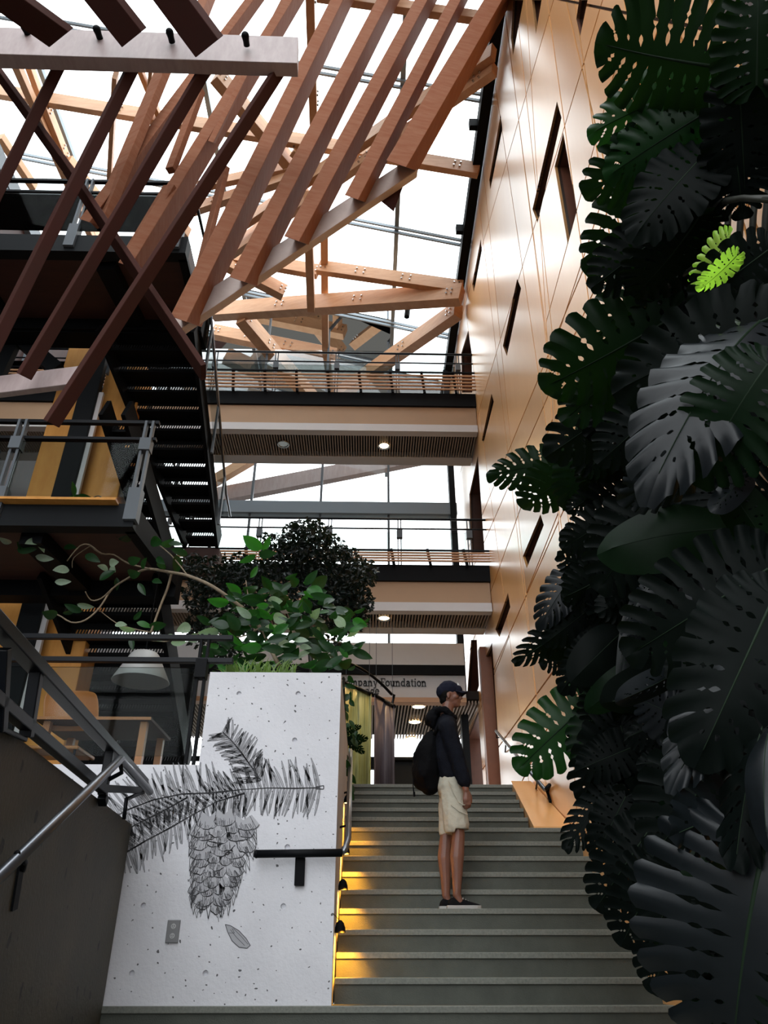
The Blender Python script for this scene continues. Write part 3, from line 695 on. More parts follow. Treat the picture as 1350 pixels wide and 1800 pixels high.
# glazing at the end of the landing
b = MB(); b.box(-9, 5, 16.0, 16.1, zr(1.7), zr(1.78)); b.box(-9, 5, 16.0, 16.1, zof(1338, 16), zof(1330, 16)); b.box(-2, 5, 15.95, 16.1, zof(1352, 16), zof(1338, 16))
for q in (662, 780, 830, 600, 480): x = W(q, 1340, 16).x; b.box(x-.03, x+.03, 16.0, 16.1, zr(1.7), zc+.1)
w2 = tag(b.build('window_2', M['char']), kind='structure')
b = MB(); b.add([(-9, 16.05, zr(1.7)), (5, 16.05, zr(1.7)), (5, 16.05, zc+.1), (-9, 16.05, zc+.1)], [(0, 1, 2, 3)]); b.build('pane', M['glass'], w2)
b = MB(); p = W(712, 1346, 14.5); b.box(p.x-.3, p.x+.42, 14.4, 14.7, zr(1.7), W(700, 1340, 14.5).z); b.box(p.x-.36, p.x+.5, 14.3, 14.8, W(700, 1340, 14.5).z, W(700, 1335, 14.5).z)
tag(b.build('counter', M['char'], bevel=.01), 'low dark counter by the bright window beyond the head of the stairs', 'counter')

b = MB(); b.box(-9, W(338, 1200, 12.4).x, 12.4, 12.6, zr(1.7), zof(1186, 12.4)); tag(b.build('wall_far', M['black']), kind='structure')  # black wall added behind the lower flight to keep its gaps dark
# ---- two curved hanging photo panels with black head rails
def trunkmat(name, c1, c2, c3):
    m = mat(name, c1, .5, nscale=2.5, stretch=(9, 9, .35), col2=c2); nt = m.node_tree; b_ = nt.nodes['Principled BSDF']
    r = [n for n in nt.nodes if n.type == 'VALTORGB'][0]; e = r.color_ramp.elements.new(.5); e.color = (*c3, 1); return m
def banner(lab, px0, px1, Y, ytop, ybot, mt):
    t = empty('hanging_panel', label=lab, cat='hanging panel', group='curved photo panels')
    n = 12; top = []; b = MB(); vs = []
    for i in range(n+1):
        s = i/n; yy = Y+.45*math.sin(math.pi*(s*.9+.05)); P = W(px0+(px1-px0)*s, ytop+20*s, yy); Q = Vector((P.x, P.y, zr(1.712))); vs += [P, Q]; top.append(P)
    b.add(vs, [(2*i, 2*i+1, 2*i+3, 2*i+2) for i in range(n)]); o = b.build('photo_sheet', mt, t, smooth=True)
    s = o.modifiers.new('thickness', 'SOLIDIFY'); s.thickness = .01
    b = MB(); b.tube(top, .03, 8); b.build('head_rail', M['black'], t, smooth=True)
    for q in (1, n-1):
        b = MB(); b.tube([top[q], Vector((top[q].x, top[q].y, zof(1115, 11.1)+.1))], .004, 5); b.build('hanging_wire', M['grey'], t)
banner('yellow-green curved panel printed with tree trunks beside the planter', 604, 653, 10.6, 1200, 1384, trunkmat('forest_print', (.34, .29, .035), (.07, .10, .02), (.55, .52, .22)))
banner('grey-mauve curved panel printed with tree trunks left of the standing person', 658, 693, 10.8, 1222, 1384, trunkmat('bark_print', (.13, .10, .115), (.05, .038, .045), (.22, .18, .19)))
b = MB(); b.tube([W(600+i*11, 1163+4*math.sin(i*.4)+i*i*.9, 10.4+.1*i) for i in range(9)]+[W(693, 1222, 11.4), W(690, 1235, 11.2)], .022, 6)
tag(b.build('curved_rail', M['black'], smooth=True), 'thin black curved rail arching above the hanging panels', 'rail')

# ================================================================== PLATFORMS AT LEFT
def platform(label, zt, zb, yb, xr_f, xr_b, rail_top, rail_2, yf=6.0, xposts=(), corner=None):
    r = empty('platform', label=label, cat='platform', group='stacked platforms at left')
    b = MB(); b.box(-9, xr_f, yf, yf+.14, zb, zt); b.build('edge_beam', M['char'], r)
    b = MB(); b.prism([Vector((-9, yf+.14, zb+.06)), Vector((xr_f, yf+.14, zb+.06)), Vector((xr_b, yb, zb+.06)), Vector((-9, yb, zb+.06))], Vector((0, 0, zt-zb-.08))); b.build('deck', M['soffit_brown'], r)
    b = MB(); b.bar(Vector((xr_f-.05, yf+.1, (zt+zb)/2)), Vector((xr_b-.05, yb, (zt+zb)/2)), .1, zt-zb); b.build('side_beam', M['black'], r)
    for x in (-3.2, -4.9):
        b = MB(); b.bar(Vector((x, yf+.2, zb+.0)), Vector((x+.1, yb, zb+.0)), .22, .16); b.build('joist', M['black'], r)
    b = MB(); b.box(-9, xr_b, yb-.0, yb+.22, zb-.12, zt); b.build('rear_beam', M['black'], r)
    for z_, w in ((rail_top, .026), (rail_2, .022)):
        b = MB(); b.bar(Vector((-9, yf+.04, z_)), Vector((corner, yf+.04, z_)), .05, w*1.4); b.build('rail', M['rail_dark'], r)
    for x in xposts:
        b = MB()
        for dx in (-.035, .035): b.box(x+dx-.012, x+dx+.012, yf-.01, yf+.05, zb+.1, rail_top)
        b.box(x-.055, x+.055, yf-.03, yf+.07, rail_2-.16, rail_2-.02); b.box(x-.06, x+.06, yf-.04, yf+.07, zb+.06, zt+.16); b.build('guard_post', M['grey'], r)
    xs_ = sorted([-9]+list(xposts)+[corner])
    for i in range(len(xs_)-1):
        if xs_[i+1]-xs_[i] > .3:
            b = MB(); b.box(xs_[i]+.05, xs_[i+1]-.05, yf+.0, yf+.012, zt+.08, rail_2-.06); b.build('guard_pane', M['glass2'], r)
    return r
platform('lower left platform with black edge and double top rail above the leafy branch', zof(890, 6), zof(930, 6), 7.3, W(240, 890, 6).x, W(262, 905, 6).x-.02, zof(745, 6), zof(774, 6), xposts=(W(22, 800, 6).x, W(252, 800, 6).x), corner=W(278, 745, 6).x)
platform('upper left platform high under the roof with brown soffit', zof(422, 6), zof(450, 6), 7.15, W(330, 422, 6).x, W(330, 422, 6).x-.02, zof(324, 6), zof(344, 6), xposts=(W(132, 400, 6).x, W(325, 350, 6).x), corner=W(338, 325, 6).x)
b = MB(); b.bar(W(338, 325, 6.04), W(365, 445, 7.3), .035, .03); tag(b.build('handrail', M['rail_dark']), 'thin dark handrail dropping behind the upper left platform', 'handrail')
b = MB(); xw = W(240, 740, 6).x; b.box(-9, xw, 5.9, 6.0, zof(893, 6), zof(889, 6)); tag(b.build('trim_5', M['plywood']), kind='structure')

# columns
def colm(name, px0, px1, py, Y, z0, z1, m, lab, dy=.4):
    x0, x1 = W(px0, py, Y).x, W(px1, py, Y).x; b = MB(); b.box(x0, x1, Y, Y+dy, z0, z1)
    return tag(b.build(name, M[m], bevel=.01), lab, 'column')
colm('plywood_column', 42, 103, 883, 8.0, zr(.98), zof(588, 8), 'plywood', 'leftmost pale plywood-clad column behind the left platforms')
colm('plywood_column', 130, 204, 883, 8.05, zr(.98), zof(640, 8), 'plywood', 'pale plywood-clad column between the steel post and the dark stairs')
colm('steel_post', 86, 122, 883, 7.8, zr(.98), zof(470, 7.8), 'char', 'dark steel post standing between the two plywood-clad columns', .12)
b = MB(); x = W(128, 880, 7.9).x; b.box(x, x+.07, 7.85, 7.9, zr(.98), zof(700, 7.9)); tag(b.build('trim_6', M['white']), kind='structure')
sb0 = empty('steel_bracing', label='dark steel bracing behind the lower left platform', cat='bracing')
b = MB(); b.bar(W(-20, 690, 7.5), W(28, 590, 7.5), .1, .2); b.build('brace', M['char'], sb0)
b = MB(); b.bar(W(28, 590, 7.5), W(100, 650, 7.5), .1, .2); b.build('brace', M['char'], sb0)

# ================================================================== OPEN STAIR FLIGHTS (seen from below)
def flight(label, rows, y0, dy, ext_l=None):
    r = empty('stair_flight', label=label, cat='staircase', group='dark steel stair flights')
    prev = None; Ls, Rs = [], []
    for k, (py, xl, xr) in enumerate(rows):
        Y = y0+dy*k; A, B = W(xl, py, Y), W(xr, py, Y); z = A.z
        b = MB(); b.box(A.x, B.x, Y, Y+dy+.03, z-.05, z-.01); t = b.build('tread', M['black'], r)
        if k:
            pz = prev; b = MB(); b.box(A.x, B.x, Y-.01, Y+.0, z+.035, pz-.04); b.build('riser', M['black'], r)
        g = MB(); x = A.x+.02
        while x < B.x-.02:
            g.bar(Vector((x, Y+.0, z-.012)), Vector((x+.012, Y+.0, z+.04)), .012, .012); x += .034
        g.build('grille', M['black'], t, kind='stuff')
        prev = z; Ls.append(Vector((A.x-.03, Y, z))); Rs.append(Vector((B.x+.03, Y, z)))
    for pts in (Ls, Rs):
        a, c = pts[0], pts[-1]; b = MB(); b.bar(a+Vector((0, -dy, .12)), c+Vector((0, dy, .02)), .05, .34); b.build('stringer', M['black'], r)
    return r, Ls, Rs
ysA = [610, 648, 683, 717, 751, 785, 818, 850, 881, 911, 940]
rA, LA, RA = flight('upper dark steel stair flight dropping from under the upper platform to the lower footbridge', [(y, 190+(y-610)*.40 if y < 780 else 258+(y-780)*.43, 343+(y-610)*.098) for y in ysA], 7.3, .262)
ysB = [1035, 1073, 1112, 1145, 1178, 1210, 1243, 1275, 1305, 1335]
rB, LB, RB = flight('lower dark steel stair flight behind the table and pendant lamp', [(y, 96+(y-1035)*.35, 280+(y-1035)*.13) for y in ysB], 7.4, .262)
rC, LC, RC = flight('narrow dark stair flight behind the corner post of the lower left platform', [(y, 196+(y-753)*.30, 226+(y-753)*.29) for y in (753, 785, 818, 850, 881, 911, 940, 970, 1000)], 7.3, .25)
# landing under flight A
a, c = LA[-1], RA[-1]
b = MB(); b.box(a.x-.02, c.x+.04, c.y+.2, 11.08, c.z-.45, c.z-.12); tag(b.build('stair_landing', M['soffit_brown']), 'brown-sided landing joining the upper dark flight to the lower footbridge', 'landing')
b = MB(); b.box(-9, W(362, 580, 7.35).x, 7.2, 7.5, zof(606, 7.35), zof(540, 7.35)); tag(b.build('steel_beam', M['black']), 'deep black beam behind the upper left platform at the stair head', 'beam')
# glass and handrails of flight A
for pts, lab, dx in ((RA, 'thin steel handrail along the right side of the upper dark flight', .08), (LA, 'thin steel handrail along the left side of the upper dark flight', -.08)):
    h = empty('handrail', label=lab, cat='handrail')
    b = MB(); b.tube([pts[0]+Vector((dx, 0, .75)), pts[-1]+Vector((dx, 0, .75)), pts[-1]+Vector((dx, .5, .62))], .02, 8); b.build('rail', M['rail'], h, smooth=True)
    for k in (1, 5, 9):
        b = MB(); b.bar(pts[k]+Vector((dx, 0, -.1)), pts[k]+Vector((dx, 0, .75)), .03, .05); b.build('post', M['grey'], h)
    b = MB(); b.add([pts[0]+Vector((dx, 0, .1)), pts[-1]+Vector((dx, 0, .1)), pts[-1]+Vector((dx, 0, .66)), pts[0]+Vector((dx, 0, .66))], [(0, 1, 2, 3)]); b.build('guard_pane', M['glass2'], h)

# ================================================================== GUARD ABOVE THE LOW WALL, CHAIR, TABLE, PENDANT
YG = 5.86
g = empty('glass_guard', label='glass guard with two dark rails standing on the low part of the pale concrete wall', cat='railing')
for py_, hgt in ((1118, .05), (1158, .05)):
    p, q = W(-60, py_, YG), W(410, py_+4, YG); b = MB(); b.bar(p, q, .05, .042); b.build('rail', M['rail_dark'], g, bevel=.004)
x = W(345, 1250, YG).x
b = MB(); z0 = zof(1343, YG)-.05
for dx in (-.03, .03): b.box(x+dx-.01, x+dx+.01, YG-.02, YG+.03, z0, zof(1118, YG))
b.box(x-.045, x+.045, YG-.05, YG+.05, zof(1195, YG), zof(1163, YG)); b.build('post', M['black'], g)
b = MB(); b.box(W(-60, 1250, YG).x, x-.05, YG+.01, YG+.022, zof(1330, YG), zof(1175, YG)); b.build('guard_pane', M['glass2'], g)

ch = empty('dining_chair', label='moulded orange plywood chair behind the glass guard at left', cat='chair')
YC = 6.75
def cpt(px_, py_, dY=0): return W(px_, py_, YC+dY)
n, m_ = 9, 7; vs = []
for i in range(n):
    for j in range(m_):
        u = i/(n-1)*2-1; v = j/(m_-1)*2-1
        hx = .5+.0*u; X_ = cpt(125+50*u*(1-.10*max(0, -v)**3-.04*max(0, v)**2), 1250+36*v*(1-.10*abs(u)**5), -.09*(1-u*u)*-1)
        vs.append(X_)
b = MB(); b.add(vs, [(i*m_+j, (i+1)*m_+j, (i+1)*m_+j+1, i*m_+j+1) for i in range(n-1) for j in range(m_-1)])
o = b.build('backrest', M['chairwood'], ch, smooth=True); sf = o.modifiers.new('solid', 'SOLIDIFY'); sf.thickness = .014; sb_ = o.modifiers.new('sub', 'SUBSURF'); sb_.levels = 1; sb_.render_levels = 2
zs_ = zr(1.0)+.45; cx0, cx1 = cpt(78, 1300).x, cpt(172, 1300).x
b = MB(); b.box(cx0, cx1, YC-.42, YC+.02, zs_-.02, zs_+.01); b.build('seat', M['chairwood'], ch, bevel=.01)
for xx_ in (cx0+.03, cx1-.03):
    for yy_, top in ((YC-.4, zs_), (YC+.0, cpt(125, 1270).z)):
        b = MB(); b.tube([Vector((xx_, yy_, zr(.98))), Vector((xx_, yy_, top))], .012, 8); b.build('leg', M['rail_dark'], ch)
b = MB(); b.box(cx0-.05, cx0+.02, YC-.3, YC, zs_+.16, zs_+.2); b.build('armrest', M['black'], ch)
tb = empty('table', label='dark-topped table with orange wood edge and legs behind the glass guard', cat='table')
YT = 6.6; zt2 = zof(1262, YT); tx0, tx1 = W(60, 1262, YT).x, W(266, 1262, YT).x
b = MB(); b.box(tx0, tx1, YT, YT+.75, zt2-.03, zt2-.006); b.build('tabletop', M['soffit_brown'], tb)
b = MB(); b.box(tx0, tx1, YT-.012, YT, zt2-.03, zt2-.004); b.build('edge_band', M['chairwood'], tb)
for xx_, yy_ in ((W(245, 1300, YT).x, YT+.08), (tx0+.1, YT+.08), (W(245, 1300, YT).x, YT+.68), (tx0+.1, YT+.68)):
    b = MB(); b.box(xx_-.03, xx_+.03, yy_-.03, yy_+.03, zr(.98), zt2-.03); b.build('leg', M['chairwood'], tb)
lp = empty('pendant_lamp', label='translucent white cone pendant lamp hanging over the table behind the glass', cat='lamp')
YP = 6.9; c = W(247, 1198, YP); rB_ = (W(297, 1198, YP)-W(197, 1198, YP)).length/2; h_ = W(247, 1148, YP).z-c.z
b = MB(); b.lathe(c, [(rB_, 0), (rB_*.5, h_*.93), (rB_*.42, h_), (rB_*.1, h_*1.05)], 28); o = b.build('lamp_shade', M['shade'], lp, smooth=True); sf = o.modifiers.new('solid', 'SOLIDIFY'); sf.thickness = .006
b = MB(); b.lathe(c+Vector((0, 0, h_*.35)), [(0, 0), (.05, .0), (.05, .1), (.02, .16), (0, .16)], 12); b.build('bulb_holder', M['black'], lp)
b = MB(); b.tube([c+Vector((0, 0, h_)), Vector((c.x, c.y, zof(930, 6)+.05))], .006, 6); b.build('cord', M['black'], lp)

# ================================================================== HANDRAILS NEAR THE STAIRS
# guard on the dark parapet
gd = empty('parapet_guard', label='heavy dark guard rail standing on the dark concrete parapet at left', cat='railing')
def rod(pts, w, h, m='rail_dark', name='rail', par=gd, r=None):
    b = MB()
    if r: b.tube(pts, r, 12)
    else:
        for i in range(len(pts)-1): b.bar(pts[i], pts[i+1], w, h)
    return b.build(name, M[m], par, smooth=bool(r), bevel=0 if r else .005)
OF = .03
rod([PD(-90, 1004, OF), PD(268, 1393, OF)], .07, .055)
rod([PD(-90, 1158, OF), PD(182, 1388, OF)], .05, .05)
rod([PD(66, 1172, OF), PD(46, 1296, OF)], .05, .05, name='post'); rod([PD(196, 1305, OF), PD(180, 1398, OF), PD(182, 1412, OF)], .05, .05, name='post')
rod([PD(-40, 1262, OF), PD(45, 1300, OF)], .02, .02, name='brace')
rod([PD(183, 1386, OF), PD(268, 1390, OF)], .03, .045, name='brace')
rod([PD(262, 1388, OF+.01), PD(222, 1405, OF), PD(218, 1440, OF)], .02, .02, name='bracket', r=.013)
rod([PD(6, 1140, OF), PD(-2, 1285, OF)], .05, .05, name='post')
hr = empty('wall_handrail', label='round brushed steel handrail climbing the face of the dark parapet wall', cat='handrail')
O2 = .12
rod([PD(-60, 1598, O2), PD(208, 1338, O2), PD(212, 1334, O2), PD(264, 1392, O2)], 0, 0, 'rail', 'rail', hr, r=.024)
rod([PD(30, 1500, O2), PD(44, 1516, .06), PD(40, 1530, .0)], 0, 0, 'black', 'bracket', hr, r=.012)
b = MB(); a = PD(38, 1515, .004); c = PD(24, 1600, .004); b.bar(a, c, .012, .06, up=d518); b.build('bracket_plate', M['black'], hr)
rod([PD(212, 1345, O2), PD(214, 1358, O2), PD(188, 1372, .04)], 0, 0, 'rail_dark', 'bracket', hr, r=.013)
# black T-shaped rail end on the pale block, and the rail going up along the planter
h2 = empty('stair_handrail', label='black handrail returning across the pale block and climbing the left side of the steps', cat='handrail')
Yh = 5.62
b = MB(); b.tube([W(452, 1501, Yh), W(602, 1499, Yh)], .026, 14); o = b.build('rail', M['black'], h2, smooth=True)
b = MB(); b.lathe(W(449, 1501, Yh), [(0, -.012), (.02, -.01), (.028, .005), (.028, .012)], 14, Vector((1, 0, 0))); b.build('end_cap', M['black'], h2, smooth=True)
b = MB(); q0, q1 = W(528, 1506, 5.68), W(526, 1557, 5.70); b.obox((q0+q1)/2, Vector((.034, 0, 0)), Vector((0, .014, 0)), (q1-q0)/2); b.obox(W(528, 1505, 5.66), Vector((.03, 0, 0)), Vector((0, .05, 0)), Vector((0, 0, .012))); b.build('bracket', M['black'], h2, bevel=.003)
top = W(617, 1300, 9.0); st_ = Vector((W(606, 1495, Yh).x, Yh, W(606, 1495, Yh).z))
b = MB(); b.tube([W(600, 1499, Yh), st_, Vector((st_.x+.02, Yh+.1, st_.z+.09)), Vector((W(617, 1296, 9.2).x, 9.2, W(617, 1296, 9.2).z))], .022, 12); b.build('rail', M['rail'], h2, smooth=True)
for f_ in (.2, .45, .7):
    p = st_.lerp(Vector((W(617, 1296, 9.2).x, 9.2, W(617, 1296, 9.2).z)), f_); b = MB(); b.tube([p, p+Vector((.0, .02, -.07)), p+Vector((-.09, .02, -.09))], .01, 6); b.build('bracket', M['black'], h2)
# handrail on the wood wall
h3 = empty('stair_handrail', label='steel handrail on the wood wall at the right of the upper steps', cat='handrail')
A_, B_ = PX(872, 1285, XR-.10), PX(958, 1388, XR-.10)
b = MB(); b.tube([A_, B_], .022, 12); b.build('rail', M['rail'], h3, smooth=True)
for (p, q) in ((PX(890, 1308, XR-.1), PX(888, 1322, XR-.01)), (PX(915, 1338, XR-.1), PX(912, 1350, XR-.01)), (PX(944, 1374, XR-.1), PX(942, 1390, XR-.01)), (A_, PX(884, 1296, XR-.01))):
    b = MB(); b.tube([p, Vector((p.x, p.y, q.z)), q], .011, 6); b.build('bracket', M['black'], h3)
b = MB(); b.tube([B_, PX(966, 1380, XR-.05), PX(962, 1390, XR-.01), PX(968, 1410, XR-.01)], .02, 8); b.build('end_bracket', M['black'], h3, smooth=True)

# ================================================================== STEP LAMPS
for i, (px_, py_, Y, nm) in enumerate([(598, 1640, 5.97, 'lowest'), (600, 1565, 6.41, 'second lowest'), (603, 1502, 6.85, 'second highest'), (606, 1412, 7.28, 'highest')]):
    z = W(px_, py_, Y).z; x = xr_
    t = empty('step_lamp', label=nm+' of the small hooded step lamps along the left side of the stairs', cat='lamp', group='hooded step lamps')
    c = Vector((x+.035, Y, z))
    b = MB(); b.lathe(c, [(.04, 0), (.038, .03), (.028, .06), (.01, .078), (0, .08)], 16); b.build('hood', M['black'], t, smooth=True)
    b = MB(); b.lathe(c+Vector((0, 0, .004)), [(.001, 0), (.034, 0), (.034, .008)], 16); b.build('lens', M['steplamp'], t)
    b = MB(); b.box(x-.001, x+.008, Y-.012, Y+.012, z-.16, z+.05); b.build('stem', M['rail'], t)
    ld = bpy.data.lights.new('step_lamp_light', 'SPOT'); ld.energy = 55; ld.color = (1, .40, .03); ld.spot_size = math.radians(105); ld.spot_blend = .8; ld.shadow_soft_size = .03
    lo = bpy.data.objects.new('step_lamp_light', ld); COL.objects.link(lo); lo.location = c+Vector((.03, -.05, -.0)); lo.rotation_euler = (math.radians(30), math.radians(16), 0); lo.parent = t
# ================================================================== PLANTS
def leafmat(name, col, rough=.35, spec=.5, tl=.25):
    m = mat(name, col, rough, spec=spec, nscale=6, noise_amt=.35); nt = m.node_tree; b_ = nt.nodes['Principled BSDF']; out = [n for n in nt.nodes if n.type == 'OUTPUT_MATERIAL'][0]
    t = nt.nodes.new('ShaderNodeBsdfTranslucent'); t.inputs[0].default_value = (col[0]*2.2+.01, col[1]*3+.02, col[2]*1.2, 1); mx = nt.nodes.new('ShaderNodeMixShader'); mx.inputs[0].default_value = tl
    nt.links.new(b_.outputs[0], mx.inputs[1]); nt.links.new(t.outputs[0], mx.inputs[2]); nt.links.new(mx.outputs[0], out.inputs[0]); return m
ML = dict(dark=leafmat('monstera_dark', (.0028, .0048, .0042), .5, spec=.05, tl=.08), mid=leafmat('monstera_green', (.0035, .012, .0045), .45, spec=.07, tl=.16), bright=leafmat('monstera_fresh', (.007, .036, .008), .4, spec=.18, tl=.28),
 backlit=leafmat('monstera_backlit', (.42, .62, .10), .4, tl=.5), rib=mat('leaf_rib', (.01, .02, .01), .5, spec=.1), gloss=leafmat('monstera_glossy', (.006, .0085, .010), .38, .22, .04),  # yellow-green leaf: sun glow through it put into the colour
 fic=leafmat('rubber_leaf', (.009, .042, .012), .4, spec=.4, tl=.25), ficp=leafmat('rubber_leaf_sheen', (.30, .40, .30), .35, .8, .2), ficb=leafmat('rubber_leaf_fresh', (.025, .13, .02), .4, tl=.35), tree=leafmat('fig_leaf', (.006, .011, .009), .4, .25, .1),  # ficp: glossy reflection on the leaves put into a pale colour
 bark=mat('pale_bark', (.26, .20, .13), .7, nscale=20, noise_amt=.4), vine=mat('vine_stem', (.02, .022, .016), .6))
def bez(a, c, b, t): return a*(1-t)**2+c*2*t*(1-t)+b*t*t
def monstera_mesh(seed, mt, nf=9, slit=True, holes=True, Wd=.95, droop=.25, fold=.35, rip=.03):
    rd = random.Random(seed); vs, fs, mi = [], [], []
    def M_(u): return Vector((0, .96*max(0, (u-.13)/.87)**1.05))
    def B_(u, sd):
        th = math.pi*(.03+.97*u); x = sd*Wd*.5*math.sin(th)**.72*(1-.12*u); y = .40-.62*math.cos(th)
        if u < .25: x = sd*max(.03, abs(x)-.0); y += .06*(1-u/.25)
        return Vector((x, y if u < .9 else y+(u-.9)*.5))
    def P(u, v, sd):
        m, b_ = M_(u), B_(u, sd); c = Vector((m.x+(b_.x-m.x)*.62, m.y+(b_.y-m.y)*.30))
        q = bez(m, c, b_, v)
        z = -fold*abs(q.x)**1.4-droop*max(0, q.y)**2+rip*math.sin(u*nf*2*math.pi+seed)*v*v+.05*math.sin(q.y*5+seed*2)*v
        return Vector((q.x, q.y, z))
    for sd in (-1, 1):
        gaps = []
        for j in range(nf+1):
            s0 = rd.uniform(.42, .72); wd = rd.uniform(.16, .42); hs = [(rd.uniform(.18, .30), rd.uniform(.05, .08), rd.uniform(.2, .34))]
            if rd.random() < .8: hs.append((rd.uniform(.36, .44), .045, rd.uniform(.2, .4)))
            if rd.random() < .4: hs.append((rd.uniform(.48, .55), .03, rd.uniform(.2, .35)))
            if j in (0, nf) or not slit: s0 = 2
            if not holes or j in (0, nf): hs = []
            if rd.random() < .12: s0 = 2
            gaps.append((s0, wd, hs))
        def gap(j, v):
            s0, wd, hs = gaps[j]; g = 0
            if v > s0: g = wd*min(1, (v-s0)/.14)**.6*(.55+.45*(v-s0)/(1-s0) if s0 < 1 else 1)
            for c, r, w in hs:
                if abs(v-c) < r: g = max(g, w*math.sqrt(1-((v-c)/r)**2))
            return g
        for i in range(nf):
            nu, nv = 4, 22; base = len(vs); ru = rd.uniform(-.03, .02)
            for a in range(nv+1):
                v = a/nv
                g0, g1 = gap(i, v), gap(i+1, v)
                for b_ in range(nu+1):
                    s = b_/nu; u = (i+g0*.5+s*(1-.5*g0-.5*g1))/nf
                    vv = v*(1-(.07 if slit else .0)*(2*s-1)**2+ru*(1 if slit else 0)); vs.append(P(u, vv, sd))
            for a in range(nv):
                for b_ in range(nu):
                    f = (base+a*(nu+1)+b_, base+(a+1)*(nu+1)+b_, base+(a+1)*(nu+1)+b_+1, base+a*(nu+1)+b_+1); fs.append(f if sd > 0 else f[::-1]); mi.append(0)
    base = len(vs)                            # raised midrib
    for k in range(13):
        u = .13+.87*k/12; m = M_(u); w = .012*(1-.8*k/12); z = -droop*m.y**2
        vs += [Vector((-w, m.y, z-.002)), Vector((0, m.y, z+.010)), Vector((w, m.y, z-.002))]
    for k in range(12):
        for q in (0, 1): fs.append((base+3*k+q, base+3*k+q+1, base+3*k+q+4, base+3*k+q+3)); mi.append(1)
    me = bpy.data.meshes.new('leaf'); me.from_pydata([tuple(v) for v in vs], [], fs); me.materials.append(mt); me.materials.append(ML['rib']); me.polygons.foreach_set('material_index', mi)
    me.polygons.foreach_set('use_smooth', [True]*len(fs)); me.update(); return me
LM = {k: [monstera_mesh(i*7+j, ML[k], nf=10+i % 3, Wd=.85+.1*(i % 3), droop=.15+.12*(i % 3), fold=.2+.25*(i % 2)) for i in range(3)] for j, k in enumerate(('dark', 'mid', 'bright', 'backlit', 'gloss'))}
LR = {k: [monstera_mesh(50+i, ML[k], slit=False, holes=(i == 1), Wd=.8, droop=.35, fold=.5, rip=.0) for i in range(2)] for k in ('dark', 'mid', 'gloss')}
def place_leaf(me, px, py, tx, ty, X, par, tilt=0, roll=0, wide=1.0, Y=None, name='leaf'):
    """attachment at px,py and tip near tx,ty; X: how far right of the camera the leaf hangs"""
    P_ = PX(px, py, X) if Y is None else W(px, py, Y); d = (P_-EYE).dot(cf)
    vx, vy = (tx-px), -(ty-py); L = math.hypot(vx, vy); s = L*d/FPX/max(.45, math.cos(math.radians(tilt)))
    view = (EYE-P_).normalized(); r_ = cr-view*cr.dot(view); r_.normalize(); u_ = view.cross(r_).normalized()
    y = (r_*vx+u_*vy).normalized(); x = y.cross(view).normalized(); z = view
    R_ = Matrix.Rotation(math.radians(tilt), 3, x)
    y = R_@y; z = R_@z; R2 = Matrix.Rotation(math.radians(roll), 3, y); x = R2@x; z = R2@z
    s = L*d/FPX
    for it in range(4): s *= (L/max(1, (proj(P_+y*s)-proj(P_)).length))**.8
    s = min(s, 1.0*L*d/FPX)
    o = bpy.data.objects.new(name, me); COL.objects.link(o)
    m = Matrix((x*s*wide, y*s, z*s)).transposed().to_4x4(); m.translation = P_; o.matrix_world = m; o.parent = par
    return o
random.seed(11)
plants = {
 'top': empty('monstera', label='topmost monstera with big perforated leaves spreading across the pale upper wood wall', cat='plant', group='climbing monsteras at right'),
 'mid': empty('monstera', label='middle monstera with drooping leaves and one leaf reaching far left over the wood wall', cat='plant', group='climbing monsteras at right'),
 'low': empty('monstera', label='lowest and nearest dark monstera hanging over the right side of the stairs', cat='plant', group='climbing monsteras at right')}
def plant_of(y): return plants['top'] if y < 540 else plants['mid'] if y < 1150 else plants['low']
